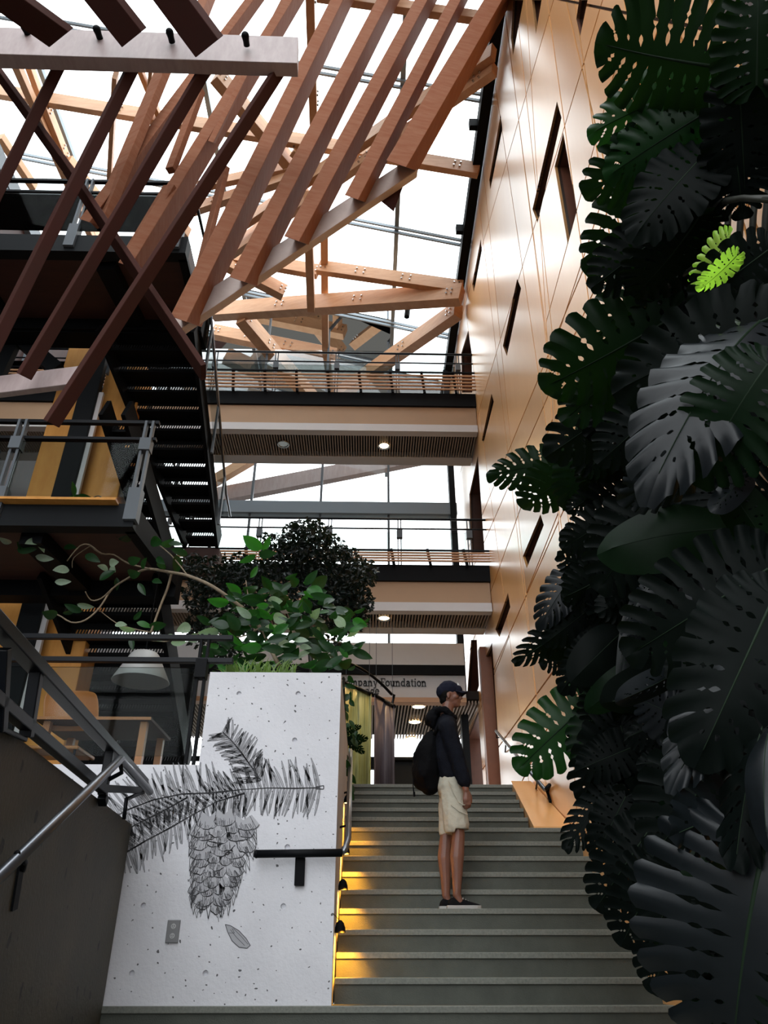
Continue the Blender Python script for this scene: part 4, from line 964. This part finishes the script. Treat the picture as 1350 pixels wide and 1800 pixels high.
hero = [ # px py tx ty kind X tilt roll wide
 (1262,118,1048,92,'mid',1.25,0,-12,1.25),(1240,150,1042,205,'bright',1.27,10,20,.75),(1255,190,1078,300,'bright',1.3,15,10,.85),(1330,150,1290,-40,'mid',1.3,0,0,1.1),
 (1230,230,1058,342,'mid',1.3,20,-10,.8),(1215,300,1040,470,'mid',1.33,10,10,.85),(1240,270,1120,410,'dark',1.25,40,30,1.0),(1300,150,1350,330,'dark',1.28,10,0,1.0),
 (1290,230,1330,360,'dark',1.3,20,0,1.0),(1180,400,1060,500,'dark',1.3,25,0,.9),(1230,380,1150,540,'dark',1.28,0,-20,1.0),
 (1283,420,1215,515,'backlit',1.16,0,30,.8),(1295,450,1240,520,'backlit',1.15,0,-30,.8),(1350,440,1230,545,'dark',1.25,10,0,1.1),
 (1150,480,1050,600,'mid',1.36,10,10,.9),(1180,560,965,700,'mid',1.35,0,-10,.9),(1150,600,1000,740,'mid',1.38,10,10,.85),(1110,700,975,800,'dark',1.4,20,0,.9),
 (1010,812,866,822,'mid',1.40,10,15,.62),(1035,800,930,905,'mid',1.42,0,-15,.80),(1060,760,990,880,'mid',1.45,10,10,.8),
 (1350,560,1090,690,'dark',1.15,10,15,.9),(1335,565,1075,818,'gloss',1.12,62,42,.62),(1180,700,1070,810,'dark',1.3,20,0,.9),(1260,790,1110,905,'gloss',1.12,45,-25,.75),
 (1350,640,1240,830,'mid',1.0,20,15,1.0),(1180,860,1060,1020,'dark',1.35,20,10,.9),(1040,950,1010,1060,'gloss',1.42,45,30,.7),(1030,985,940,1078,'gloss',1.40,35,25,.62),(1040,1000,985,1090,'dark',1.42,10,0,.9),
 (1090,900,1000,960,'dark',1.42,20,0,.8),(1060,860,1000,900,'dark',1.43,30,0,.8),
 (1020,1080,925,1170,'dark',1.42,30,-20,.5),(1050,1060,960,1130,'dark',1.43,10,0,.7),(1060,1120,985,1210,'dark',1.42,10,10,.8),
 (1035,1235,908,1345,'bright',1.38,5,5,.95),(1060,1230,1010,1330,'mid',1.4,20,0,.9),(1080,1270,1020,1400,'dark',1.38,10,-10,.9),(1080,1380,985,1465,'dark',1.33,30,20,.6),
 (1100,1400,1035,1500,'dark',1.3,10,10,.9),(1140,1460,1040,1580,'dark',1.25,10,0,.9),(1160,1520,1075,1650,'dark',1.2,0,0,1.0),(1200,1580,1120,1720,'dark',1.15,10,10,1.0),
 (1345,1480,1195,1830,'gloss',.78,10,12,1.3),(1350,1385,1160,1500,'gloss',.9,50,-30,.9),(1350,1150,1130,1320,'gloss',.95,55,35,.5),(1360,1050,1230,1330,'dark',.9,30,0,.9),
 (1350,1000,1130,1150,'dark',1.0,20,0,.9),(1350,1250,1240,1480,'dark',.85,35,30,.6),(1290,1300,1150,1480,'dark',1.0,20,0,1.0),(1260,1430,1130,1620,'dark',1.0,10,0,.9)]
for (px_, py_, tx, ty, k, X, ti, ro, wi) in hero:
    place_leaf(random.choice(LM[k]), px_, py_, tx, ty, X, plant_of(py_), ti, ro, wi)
for (px_, py_, tx, ty, k, X, ti, ro, wi) in [(1270,930,1082,935,'mid',1.1,25,30,.95),(1290,870,1345,960,'mid',1.0,20,0,1.0),(1310,840,1240,900,'gloss',1.0,60,20,.7),(1140,1030,1085,1100,'gloss',1.25,30,30,.62),
   (1120,1180,1040,1240,'mid',1.35,20,0,.8),(1110,1090,1065,1200,'gloss',1.28,50,30,.45),(1190,1180,1080,1260,'gloss',1.2,62,-20,.45),(1350,1290,1290,1460,'gloss',.8,50,30,.55),(1300,1450,1210,1560,'mid',.9,50,-20,.6)]:
    place_leaf(random.choice(LR[k]), px_, py_, tx, ty, X, plant_of(py_), ti, ro, wi)
sil = [(1150,60),(1120,200),(1085,330),(1050,470),(1100,560),(1000,660),(975,740),(1010,800),(985,860),(1010,900),(985,960),(965,1080),(945,1150),(985,1220),(985,1300),(1030,1390),(1045,1470),(1060,1560),(1100,1650),(1185,1740),(1195,1830),(1450,1830),(1450,440),(1275,445),(1240,340),(1330,290),(1450,280),(1450,130),(1330,150),(1250,60)]
def inside(x, y, P=sil):
    c = False; n = len(P)
    for i in range(n):
        x0, y0 = P[i]; x1, y1 = P[(i+1) % n]
        if (y0 > y) != (y1 > y) and x < (x1-x0)*(y-y0)/(y1-y0)+x0: c = not c
    return c
cnt = 0; tries = 0
while cnt < 250 and tries < 9000:
    tries += 1
    x, y = random.uniform(930, 1420), random.uniform(20, 1820); near = max(0, (x-1050)/300)
    L = random.uniform(75, 120)+near*60*max(.4, y/1800); a = random.gauss(math.radians(125), .55)
    tx, ty = x+L*math.cos(a), y+L*math.sin(a)
    pts = [(x, y), (tx, ty), (x+(tx-x)*.5-(ty-y)*.4, y+(ty-y)*.5+(tx-x)*.4), (x+(tx-x)*.5+(ty-y)*.4, y+(ty-y)*.5-(tx-x)*.4)]
    if not all(inside(*p) for p in pts): continue
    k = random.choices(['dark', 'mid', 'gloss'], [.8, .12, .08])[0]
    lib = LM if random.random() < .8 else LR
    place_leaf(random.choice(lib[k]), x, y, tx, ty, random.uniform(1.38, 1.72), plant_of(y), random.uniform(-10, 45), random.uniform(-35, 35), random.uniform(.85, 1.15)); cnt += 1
# climbing stems and petioles
for key, ys_ in (('top', [(1300, 560), (1310, 380), (1330, 180), (1370, -60)]), ('mid', [(1260, 1180), (1200, 1000), (1210, 780), (1290, 600)]), ('low', [(1330, 1830), (1260, 1600), (1200, 1400), (1230, 1160)])):
    for q in range(4):
        b = MB(); b.tube([PX(x+q*22-30, y, 1.74+.02*q) for x, y in ys_], .016, 8); b.build('stem', ML['vine'], plants[key], smooth=True)
for (x0, y0, x1, y1) in [(1240,362,1360,348),(1250,356,1360,352),(1262,118,1360,150),(1100,560,1300,420),(1035,800,1200,740),(1035,1235,1180,1180)]:
    b = MB(); b.tube([PX(x0, y0, 1.34), PX((x0+x1)/2, (y0+y1)/2-6, 1.3), PX(x1, y1, 1.34)], .012, 6); b.build('petiole', ML['vine'], plant_of(y0), smooth=True)
b = MB(); b.box(1.55, 1.97, .9, 3.7, 0, .5); tag(b.build('planter_box', M['conc_dark'], bevel=.01), 'low concrete planter at the foot of the wood wall below the monsteras', 'planter')

# ---- broad-leaved shrub on the planter
def oval_mesh(mt, w=.5, pt=1.0, cup=.25):
    vs, fs = [], []; n = 9
    for i in range(n):
        t = i/(n-1); hw = w*.5*math.sin(math.pi*min(1, t**.85))**.8
        for s in (-1, -.5, 0, .5, 1): vs.append((s*hw, t, cup*abs(s*hw)-.18*t*t))
    for i in range(n-1):
        for j in range(4): fs.append((i*5+j, i*5+j+1, (i+1)*5+j+1, (i+1)*5+j))
    me = bpy.data.meshes.new('leaf'); me.from_pydata(vs, [], fs); me.materials.append(mt); me.polygons.foreach_set('use_smooth', [True]*len(fs)); me.update(); return me
OV = {k: [oval_mesh(ML[k], .42), oval_mesh(ML[k], .6)] for k in ('fic', 'ficp', 'ficb')}
shrub = empty('rubber_plant', label='broad-leaved shrub with a long pale crooked branch reaching left from the concrete planter', cat='plant')
YB = 6.35
def br(pts, r0, r1, Y=YB):
    P_ = []
    for i in range(len(pts)-1):                # smooth
        for t in (0, .33, .66):
            a = pts[max(i-1, 0)]; b_ = pts[i]; c = pts[i+1]; d = pts[min(i+2, len(pts)-1)]
            q = [.5*((2*b_[k])+(c[k]-a[k])*t+(2*a[k]-5*b_[k]+4*c[k]-d[k])*t*t+(3*b_[k]-a[k]-3*c[k]+d[k])*t**3) for k in (0, 1)]; P_.append(q)
    P_.append(pts[-1]); n = len(P_); b = MB(); b.tube([W(p[0], p[1], Y+.10*math.sin(i*.35)) for i, p in enumerate(P_)], [r0+(r1-r0)*i/(n-1) for i in range(n)], 7); b.build('branch', ML['bark'], shrub, smooth=True)
br([(490,1170),(458,1106),(440,1080),(412,1058),(372,1030),(330,1012),(300,1006),(262,1000),(243,1005)], .020, .012)
br([(302,1006),(294,1035),(282,1065),(265,1112)], .013, .010); br([(243,1005),(222,1018),(197,1035),(175,1068),(150,1090),(125,1094),(100,1080),(80,1084)], .010, .006)
br([(197,1035),(178,1052),(160,1055),(150,1040)], .008, .005); br([(178,973),(160,960),(150,940),(158,920),(172,898),(178,876),(170,872),(156,880)], .010, .006)
br([(262,1000),(225,990),(200,975),(178,973),(158,958),(140,960),(118,986)], .009, .006); br([(150,925),(130,910),(100,905),(80,908),(62,893)], .006, .004); br([(330,1012),(300,975),(268,950)], .007, .004)
br([(265,1112),(215,1100),(190,1085),(172,1070)], .006, .004); br([(455,1105),(420,1120),(360,1112),(290,1128),(240,1120)], .008, .004); br([(470,1130),(440,1060),(432,1020)], .009, .005); br([(500,1150),(540,1120),(600,1130)], .009, .005)
br([(456,1105),(450,1070),(470,1060)], .008, .004); br([(158,960),(130,980),(127,998)], .005, .003); br([(130,870),(127,895),(150,925)], .004, .003)
for (x, y, a, L, k) in [(130,873,90,28,1),(134,875,-5,30,0),(75,895,30,32,0),(60,888,10,24,0),(118,880,25,26,0),(100,905,-15,30,2),(142,885,-50,32,0),(172,915,-25,34,0),(205,945,75,36,0),(160,938,-8,26,2),(212,950,20,34,0),(70,952,178,40,2),(62,945,-55,34,2),(52,960,170,36,0),
  (112,962,5,30,0),(30,966,2,42,0),(62,978,-12,34,2),(122,1002,175,30,2),(150,975,-25,38,0),(192,990,10,26,2),(195,995,-60,22,2),(190,1002,150,22,2),(225,988,15,30,0),(205,1015,-85,24,0),(225,1008,-5,34,0),(265,950,-15,34,0),(285,960,25,40,0),(296,955,0,28,0),(310,975,-85,36,0),(275,980,-40,30,0),
  (175,1020,40,34,0),(96,1023,0,30,2),(243,1025,-60,28,0),(268,1020,-10,28,0),(135,1062,-15,32,2),(145,1075,160,36,0),(110,1078,5,24,0),(100,1082,170,34,0),(202,1098,5,28,2),(240,1094,-15,30,1),(262,1100,0,32,0),(238,1108,175,32,2),(270,1120,-20,26,2),(230,1120,-80,26,0),(290,1118,-10,32,2),
  (462,965,150,44,1),(462,968,60,30,1),(450,975,-150,34,1),(455,975,5,42,0),(330,975,160,34,0),(20,955,160,30,2),(250,1000,80,30,0),(285,1000,100,30,0),(235,1090,50,24,0),(300,1130,0,30,2),(350,1120,190,40,2),(385,1112,185,40,2),(335,1100,200,34,2),(470,1060,10,36,2),(455,1080,20,34,2),(480,1085,-10,36,2),(600,1140,10,30,0)]:
    kk = ['fic', 'ficb', 'ficp'][k]; L *= .95
    t = math.radians(a); place_leaf(random.choice(OV[kk]), x, y, x+L*math.cos(t), y-L*math.sin(t), 0, shrub, random.choice([10, 30, 50, 60]) if k != 1 else 10, random.uniform(-50, 50), 1.0, Y=YB+random.uniform(-.1, .1))
for i in range(230):
    while True:
        x, y = random.uniform(370, 625), random.uniform(1005, 1180)
        if y > 1005+.0*x+(abs(x-490)*.42 if x > 490 else abs(x-450)*1.1): break
    L = random.uniform(20, 42); t = math.radians(random.choice([random.uniform(-30, 60), random.uniform(120, 210)])); k = random.choices(['fic', 'ficb', 'ficp'], [.80, .12, .08])[0]
    place_leaf(random.choice(OV[k]), x, y, x+L*math.cos(t), y-L*math.sin(t), 0, shrub, random.uniform(-20, 60), random.uniform(-60, 60), 1, Y=YB+random.uniform(-.25, .5))
g_ = MB()                                      # grassy tufts along the rim
for i in range(120):
    x = random.uniform(395, 520); P_ = W(x, 1186, 6.12); h = random.uniform(.05, .16); d = Vector((random.uniform(-.08, .08), random.uniform(-.05, .03), h)); n = Vector((.006, 0, 0))
    g_.add([P_-n, P_+n, P_+d*.6+n, P_+d*.6-n, P_+d+Vector((d.x*.5, 0, -.01))], [(0, 1, 2, 3), (3, 2, 4)])
tag(g_.build('grass_tuft', leafmat('grass', (.12, .20, .03), tl=.4)), 'yellow-green grassy tufts at the rim of the pale concrete block', 'grass', kind='stuff')

# ---- fine-leaved fig tree
tree = empty('weeping_fig', label='dark fine-leaved fig tree standing behind the concrete planter in front of the lower footbridge', cat='tree')
blobs = [(525,948,34),(560,985,55),(600,1005,45),(505,1000,50),(622,1050,30),(590,1060,45),(612,1088,28),(378,1015,42),(352,1045,32),(425,1010,40),(540,1050,36),(362,1105,36),(430,1060,50),(590,1125,14),(340,990,20),(480,960,26),(630,1010,32),(615,1060,40),(545,950,40),(400,1140,30)]
F_ = MB(); YTR = 8.3
for (x, y, r) in blobs:
    for i in range(int(r*r*.30)):
        while True:
            u, v = random.uniform(-1, 1), random.uniform(-1, 1)
            if u*u+v*v < 1: break
        c = W(x+u*r, y+v*r, YTR+random.uniform(-.5, .5)); L = random.uniform(.05, .10)
        d = Vector((random.uniform(-1, 1), random.uniform(-1, 1), random.uniform(-1.2, .3))).normalized(); n = d.orthogonal().normalized(); n = Matrix.Rotation(random.uniform(0, 6.28), 3, d)@n; up_ = d.cross(n)
        w = L*.28
        F_.add([c, c+d*L*.4+n*w+up_*w*.4, c+d*L, c+d*L*.4-n*w+up_*w*.4, c+d*L*.45], [(0, 1, 4), (1, 2, 4), (2, 3, 4), (3, 0, 4)])
F_.build('foliage', ML['tree'], tree, kind='stuff')
base = W(560, 1230, YTR)
def tb_(pts, r): b = MB(); b.tube([W(x, y, YTR) for x, y in pts], r, 8); b.build('trunk', ML['vine'], tree, smooth=True)
tb_([(555, 1330), (548, 1180), (540, 1080), (545, 1010), (525, 945)], [.035, .03, .025, .015, .006]); tb_([(540, 1090), (580, 1040), (610, 1000)], [.018, .012, .006]); tb_([(545, 1120), (470, 1060), (380, 1020)], [.018, .012, .006])
for (a, c) in (((545, 1060), (470, 1010)), ((580, 1040), (620, 1070)), ((470, 1060), (360, 1100))):
    b = MB(); b.tube([W(*a, YTR), W(*c, YTR)], [.01, .005], 6); b.build('branch', ML['vine'], tree)
# trailing plant beside the planter wall
tp = empty('trailing_plant', label='dark trailing plant hanging at the left edge of the stairs behind the pale block', cat='plant')
for i in range(46):
    y = random.uniform(1185, 1400); x = 604+random.uniform(-2, 14)+(20 if 1270 < y < 1310 else 0)*random.random(); t = math.radians(random.uniform(-150, -30)); L = random.uniform(10, 24)
    place_leaf(random.choice(OV['fic']), x, y, x+L*math.cos(t), y-L*math.sin(t), 0, tp, 20, random.uniform(-50, 50), 1.1, Y=7.6+random.uniform(0, 1.4))
for (a, c, t, e) in [(606, 1305, 648, 1300), (606, 1300, 640, 1325), (605, 1290, 636, 1278)]: place_leaf(LM['mid'][0], a, c, t, e, 0, tp, 30, 30, .6, Y=8.2)
b = MB(); b.tube([W(604, 1190, 7.8), W(607, 1290, 8.2), W(610, 1395, 8.6)], .012, 6); b.build('stem', ML['vine'], tp)
# ================================================================== PERSON
sk = mat('skin', (.17, .072, .046), .5, nscale=12, noise_amt=.15); sk.node_tree.nodes['Principled BSDF'].inputs['Subsurface Weight'].default_value = .05
cloth = mat('navy_jersey', (.0065, .0075, .012), .9, spec=.1, nscale=30, noise_amt=.3, bump=.3, bscale=90); hoodm = mat('black_jersey', (.004, .004, .005), .95, spec=.1, bump=.3)
shortm = mat('cream_cotton', (.42, .39, .31), .85, nscale=10, noise_amt=.12, bump=.35, bscale=40)
packm = mat('black_nylon', (.002, .002, .0025), .8, spec=.08, bump=.4, bscale=50); capm = mat('navy_cap', (.006, .007, .016), .85, spec=.15); shoem = mat('black_canvas', (.004, .004, .005), .85, spec=.1, bump=.3, bscale=200)
solem = mat('pale_rubber', (.32, .31, .29), .6); hairm = mat('black_hair', (.004, .0035, .003), .8, spec=.1)
_ico = bmesh.new(); bmesh.ops.create_icosphere(_ico, subdivisions=2, radius=1); ICOV = [v.co.copy() for v in _ico.verts]; ICOF = [tuple(v.index for v in f.verts) for f in _ico.faces]; _ico.free()
class Blob:
    def __init__(s): s.mb = MB()
    def ball(s, c, r, rot=None):
        r = Vector((r, r, r)) if not isinstance(r, (tuple, Vector)) else Vector(r)
        vs = [Vector((v.x*r.x, v.y*r.y, v.z*r.z)) for v in ICOV]
        if rot: vs = [rot@v for v in vs]
        s.mb.add([c+v for v in vs], ICOF); return s
    def chain(s, pts, rs, sq=1):               # sq: depth (Y) squash
        for i in range(len(pts)-1):
            a, b_ = pts[i], pts[i+1]; r0, r1 = rs[i], rs[i+1]; n = max(2, int((b_-a).length/(min(r0, r1)*.3))+1)
            for k in range(n+1):
                t = k/n; r = r0+(r1-r0)*t; s.ball(a.lerp(b_, t), (r, r*sq, r))
        return s
    def mesh(s, name, m, parent, voxel, smooth=4, wr=0, wf=14):
        me = bpy.data.meshes.new(name); me.from_pydata(s.mb.v, [], s.mb.f); o = bpy.data.objects.new(name, me); COL.objects.link(o)
        r = o.modifiers.new('r', 'REMESH'); r.mode = 'VOXEL'; r.voxel_size = voxel
        c = o.modifiers.new('s', 'SMOOTH'); c.factor = .5; c.iterations = smooth
        dg = bpy.context.evaluated_depsgraph_get(); dg.update(); m2 = bpy.data.meshes.new_from_object(o.evaluated_get(dg)); bpy.data.objects.remove(o); m2.name = name
        if wr:
            m2.update()
            for v in m2.vertices:
                q = v.co*wf; k = noise.noise(Vector((q.x, q.y, q.z*.6)))+.5*noise.noise(q*2.3); v.co = v.co+v.normal*(k*wr)
        m2.materials.clear(); m2.materials.append(m); m2.polygons.foreach_set('use_smooth', [True]*len(m2.polygons))
        o = bpy.data.objects.new(name, m2); COL.objects.link(o); o.parent = parent; return o
man = empty('person', label='person in navy cap, dark hooded jacket and cream shorts standing sideways on the steps', cat='person')
YN, YM, YFR = 6.605, 6.68, 6.745
zt4 = zr(steps[12][0]); 
B = Blob()
hc = W(790, 1222, YM)                          # skull centre
B.ball(hc, (.092, .075, .112)); B.ball(hc+Vector((.035, 0, -.055)), (.058, .055, .065)); B.ball(hc+Vector((.060, 0, -.088)), (.034, .036, .028))   # skull, jaw, chin
B.ball(hc+Vector((.080, 0, .012)), (.018, .045, .012)); B.ball(hc+Vector((.082, 0, -.050)), (.018, .026, .018))
B.chain([hc+Vector((.088, 0, .0)), hc+Vector((.108, 0, -.026))], [.009, .014]); B.ball(hc+Vector((.098, 0, -.030)), (.012, .017, .009))
B.ball(hc+Vector((.094, 0, -.056)), (.010, .020, .006)); B.ball(hc+Vector((.091, 0, -.067)), (.010, .018, .007))
for sg in (-1, 1):
    B.ball(hc+Vector((.045, sg*.052, -.028)), (.03, .018, .024))
    e = hc+Vector((-.018, sg*.078, -.020)); B.ball(e, (.018, .008, .028)); B.ball(e+Vector((0, 0, -.024)), (.010, .007, .010))
nb = W(784, 1262, YM)
B.chain([hc+Vector((-.015, 0, -.07)), nb], [.056, .060])
sh = W(784, 1284, YM); hipc = W(793, 1376, YM)
B.chain([sh, W(783, 1320, YM), W(787, 1355, YM), hipc], [.08, .095, .085, .085], 1.25)
for sg, Ya in ((-1, 6.50), (1, 6.87)):
    s0 = W(786, 1278, Ya); el = W(806, 1340, Ya-.02*0); wr_ = W(819, 1388, Ya)
    if sg > 0: s0, el, wr_ = W(786, 1276, Ya), W(800, 1330, Ya), W(812, 1372, Ya)
    B.chain([W(785, 1276, YM+sg*.08), s0, el, wr_], [.07, .052, .040, .027])
    # hand: palm, four curled fingers, thumb
    hd = Vector((.025, 0, -1)).normalized(); fw = Vector((1, 0, .02)).normalized(); inn = Vector((0, -sg, 0))
    pm = wr_+hd*.048
    B.chain([wr_, wr_+hd*.03, wr_+hd*.075], [.024, .026, .026], .62)
    for j, (off, ln) in enumerate(((.026, .068), (.009, .076), (-.009, .070), (-.025, .056))):
        k0 = wr_+hd*.080+fw*off; k1 = k0+hd*ln*.48+inn*.006+fw*.004; k2 = k1+hd*ln*.26+inn*.018-fw*.004; k3 = k2+hd*ln*.12+inn*.020-fw*.010
        B.chain([wr_+hd*.05+fw*off*.8, k0, k1, k2, k3], [.010, .0095, .0088, .0080, .0070])
    t0 = wr_+hd*.022+fw*.020; B.chain([t0, t0+hd*.030+fw*.018+inn*.010, t0+hd*.058+fw*.022+inn*.014, t0+hd*.078+fw*.018+inn*.014], [.014, .0115, .0095, .008])
for (Yl, kn, cf_, ak, hp) in ((YN, (806, 1468), (804, 1506), (803, 1572), (795, 1385)), (YFR, (784, 1470), (782, 1508), (784, 1574), (793, 1385))):
    P0, P1, P2, P3 = W(*hp, Yl), W(*kn, Yl), W(*cf_, Yl), W(*ak, Yl)
    B.chain([P0, P1, P2+Vector((-.004, 0, 0)), P2.lerp(P3, .6), P3], [.066, .054, .060, .042, .034]); B.chain([P3, Vector((P3.x+.02, Yl, zt4+.05)), Vector((P3.x+.10, Yl, zt4+.034))], [.032, .028, .018])
B.mesh('body', sk, man, .0058, 3)
# eyes and brow
for sg in (-1, 1):
    e = MB(); c = hc+Vector((.079, sg*.030, -.003)); e.lathe(c, [(0, .010), (.007, .006), (.009, 0)], 10, Vector((1, sg*.35, 0))); eo = e.build('eye', mat('eye_dark', (.05, .04, .035), .15), man, smooth=True)
H = Blob(); H.ball(hc+Vector((-.028, 0, .006)), (.078, .079, .085)); H.ball(hc+Vector((-.05, 0, -.05)), (.045, .06, .04)); H.mesh('hair', hairm, man, .007, 3)
C_ = Blob(); C_.ball(hc+Vector((-.004, 0, .052)), (.100, .086, .086)); C_.chain([hc+Vector((-.05, 0, .03)), hc+Vector((.06, 0, .04))], [.074, .066], .98)
cap = C_.mesh('cap', capm, man, .006, 3)
bm_ = MB(); vs = []
for i in range(9):
    a = -1+2*i/8
    for j in range(5):
        r = j/4; vs.append(hc+Vector((.070+r*.098*(1-.30*a*a)-.02*abs(a), a*.074*(1-.18*r), .046-.028*abs(a)**2-.022*r+.006)))
bm_.add(vs, [(i*5+j, (i+1)*5+j, (i+1)*5+j+1, i*5+j+1) for i in range(8) for j in range(4)])
o = bm_.build('cap_brim', capm, cap, smooth=True); sf = o.modifiers.new('t', 'SOLIDIFY'); sf.thickness = .009
e = MB(); c = hc+Vector((.082, -.038, .083)); d1 = Vector((.42, -.75, .35)).normalized(); uu = Vector((0, 0, 1)); rr = uu.cross(d1).normalized(); uu = d1.cross(rr)
e.obox(c, rr*.012, uu*.003, d1*.003); e.obox(c+uu*.012, rr*.004, uu*.013, d1*.003); e.build('cap_mark', mat('white_thread', (.7, .7, .7), .7), cap)
# jacket with sleeves and gathered cuffs
J = Blob()
J.chain([W(787, 1266, YM), W(785, 1275, YM), W(783, 1300, YM), W(784, 1335, YM), W(789, 1360, YM)], [.070, .100, .120, .122, .108], 1.42)
J.chain([W(789, 1360, YM), W(790, 1368, YM)], [.104, .100], 1.4)
for sg, Ya in ((-1, 6.50), (1, 6.87)):
    s0, el, wr_ = W(787, 1280, Ya), W(805, 1338, Ya), W(819, 1380, Ya)
    if sg > 0: s0, el, wr_ = W(786, 1278, Ya), W(799, 1328, Ya), W(811, 1365, Ya)
    J.chain([W(785, 1276, YM+sg*.09), s0, el, wr_+Vector((-.012, 0, .04)), wr_], [.085, .082, .072, .062, .038])
J.mesh('jacket', cloth, man, .011, 3, wr=.007, wf=11)
Hd = Blob(); nk = W(779, 1256, YM)
for k in range(18):
    a = 2*math.pi*k/18; Hd.ball(nk+Vector((.085*math.cos(a)+.01, .10*math.sin(a), .035*math.cos(a)*-1+.012*math.sin(3*a))), (.034, .032, .034))
Hd.chain([nk+Vector((-.075, 0, .02)), nk+Vector((-.115, 0, -.05)), nk+Vector((-.09, 0, -.10))], [.05, .06, .03], 1.3); Hd.mesh('hood', hoodm, man, .009, 3, wr=.010, wf=20)
# shorts
S = Blob(); S.chain([W(790, 1366, YM), W(791, 1385, YM)], [.098, .118], 1.3)
S.chain([W(794, 1376, YN+.03), W(799, 1425, YN), W(802, 1450, YN)], [.108, .108, .112], .9)
S.chain([W(789, 1385, YFR), W(786, 1430, YFR), W(785, 1462, YFR)], [.090, .078, .070], .85)
so_ = S.mesh('shorts', shortm, man, .010, 3, wr=.006, wf=16)
# open the hems flat
zh = W(802, 1458, YN).z
for v in so_.data.vertices:
    lim = zh if v.co.x > W(797, 1450, YN).x else W(785, 1468, YFR).z
    if v.co.z < lim: v.co.z = lim-.002
b = MB()
for (c0, c1) in (((788, 1372), (806, 1410)), ((806, 1410), (824, 1414)), ((793, 1415), (822, 1432))): b.tube([W(*c0, YN-.095), W((c0[0]+c1[0])/2, (c0[1]+c1[1])/2+3, YN-.102), W(*c1, YN-.08)], .004, 5)
b.build('seam', shortm, so_, kind='stuff')
# shoes
def shoe(px_h, Ysh, yaw_=0):
    x0 = W(px_h, 1592, Ysh).x; c = Vector((x0, Ysh, zt4)); L = .272
    prof = [(0, .030, .050), (.03, .037, .086), (.07, .038, .090), (.11, .039, .082), (.15, .042, .066), (.20, .045, .050), (.24, .040, .040), (.268, .020, .030)]
    n = 12; b = MB(); vs = []; ns = len(prof)
    for (x, w, h) in prof:
        for k in range(n):
            a = 2*math.pi*k/n; cy, cz = math.cos(a), math.sin(a); vs.append(c+Vector((x, w*(abs(cy)**.7)*(1 if cy > 0 else -1), .022+(h-.022)*max(0, cz)**.8 if cz > 0 else .018)))
    fs = [(i*n+k, i*n+(k+1) % n, (i+1)*n+(k+1) % n, (i+1)*n+k) for i in range(ns-1) for k in range(n)]+[tuple(range(n))[::-1], tuple((ns-1)*n+k for k in range(n))]
    b.add(vs, fs); s_o = b.build('shoe', shoem, man, smooth=True); s_o.modifiers.new('sub', 'SUBSURF').render_levels = 2
    b = MB(); out = []
    for (x, w, h) in prof: out.append((x, w+.005))
    ring = [Vector((x-.003, -w, 0)) for x, w in out]+[Vector((.276, 0, 0))]+[Vector((x-.003, w, 0)) for x, w in out[::-1]]
    b.prism([c+q for q in ring], Vector((0, 0, .026))); b.build('sole', solem, s_o, bevel=.004)
    b = MB()
    for k in range(5):
        xx = .105+.020*k; hz = .080-.0078*k*1.3; b.tube([c+Vector((xx, -.024, hz-.004)), c+Vector((xx+.004, 0, hz+.010)), c+Vector((xx, .024, hz-.004))], .003, 5)
    b.build('laces', solem, s_o, kind='stuff')
shoe(786, YN+.01); shoe(772, YFR)
# backpack
bp = empty('backpack', label='bulging black backpack worn by the person in the navy cap', cat='backpack')
K = Blob(); K.chain([W(758, 1302, YM), W(752, 1330, YM), W(749, 1358, YM), W(756, 1380, YM)], [.085, .125, .130, .085], 1.15); K.chain([W(744, 1335, YM), W(743, 1372, YM)], [.105, .085], .95)
K.mesh('bag', packm, bp, .011, 3, wr=.010, wf=9)
K = Blob(); K.chain([W(738, 1350, YM), W(740, 1374, YM)], [.075, .062], 1.1); K.mesh('front_pocket', packm, bp, .010, 3, wr=.006, wf=14)
b = MB(); b.tube([W(763, 1292, YM-.12), W(772, 1273, YM-.13), W(786, 1268, YM-.14), W(797, 1280, YM-.15), W(800, 1305, YM-.17)], .014, 6); b.build('strap', packm, bp, smooth=True)
b = MB(); b.tube([W(727, 1362, YM-.03), W(726, 1380, YM-.04), W(728, 1398, YM-.04)], .005, 6); b.tube([W(728, 1392, YM-.04), W(728, 1400, YM-.04)], .009, 6); b.build('strap', packm, bp)
b = MB(); b.tube([W(766, 1290, YM), W(762, 1280, YM), W(756, 1286, YM)], .008, 6); b.build('carry_loop', packm, bp, smooth=True)
# ================================================================== put every Empty at its thing's base
bpy.context.view_layer.update()
for r in [o for o in COL.objects if o.type == 'EMPTY' and o.parent is None and o.location.length < 1e-6]:
    pts = []
    for c in r.children:
        if c.type == 'MESH': pts += [Vector(q) for q in c.bound_box]
    if not pts: continue
    lo = Vector((min(p.x for p in pts), min(p.y for p in pts), min(p.z for p in pts))); hi = Vector((max(p.x for p in pts), max(p.y for p in pts), 0))
    base = Vector(((lo.x+hi.x)/2, (lo.y+hi.y)/2, lo.z)); r.location = base
    for c in r.children: c.matrix_parent_inverse = Matrix.Translation(-base)
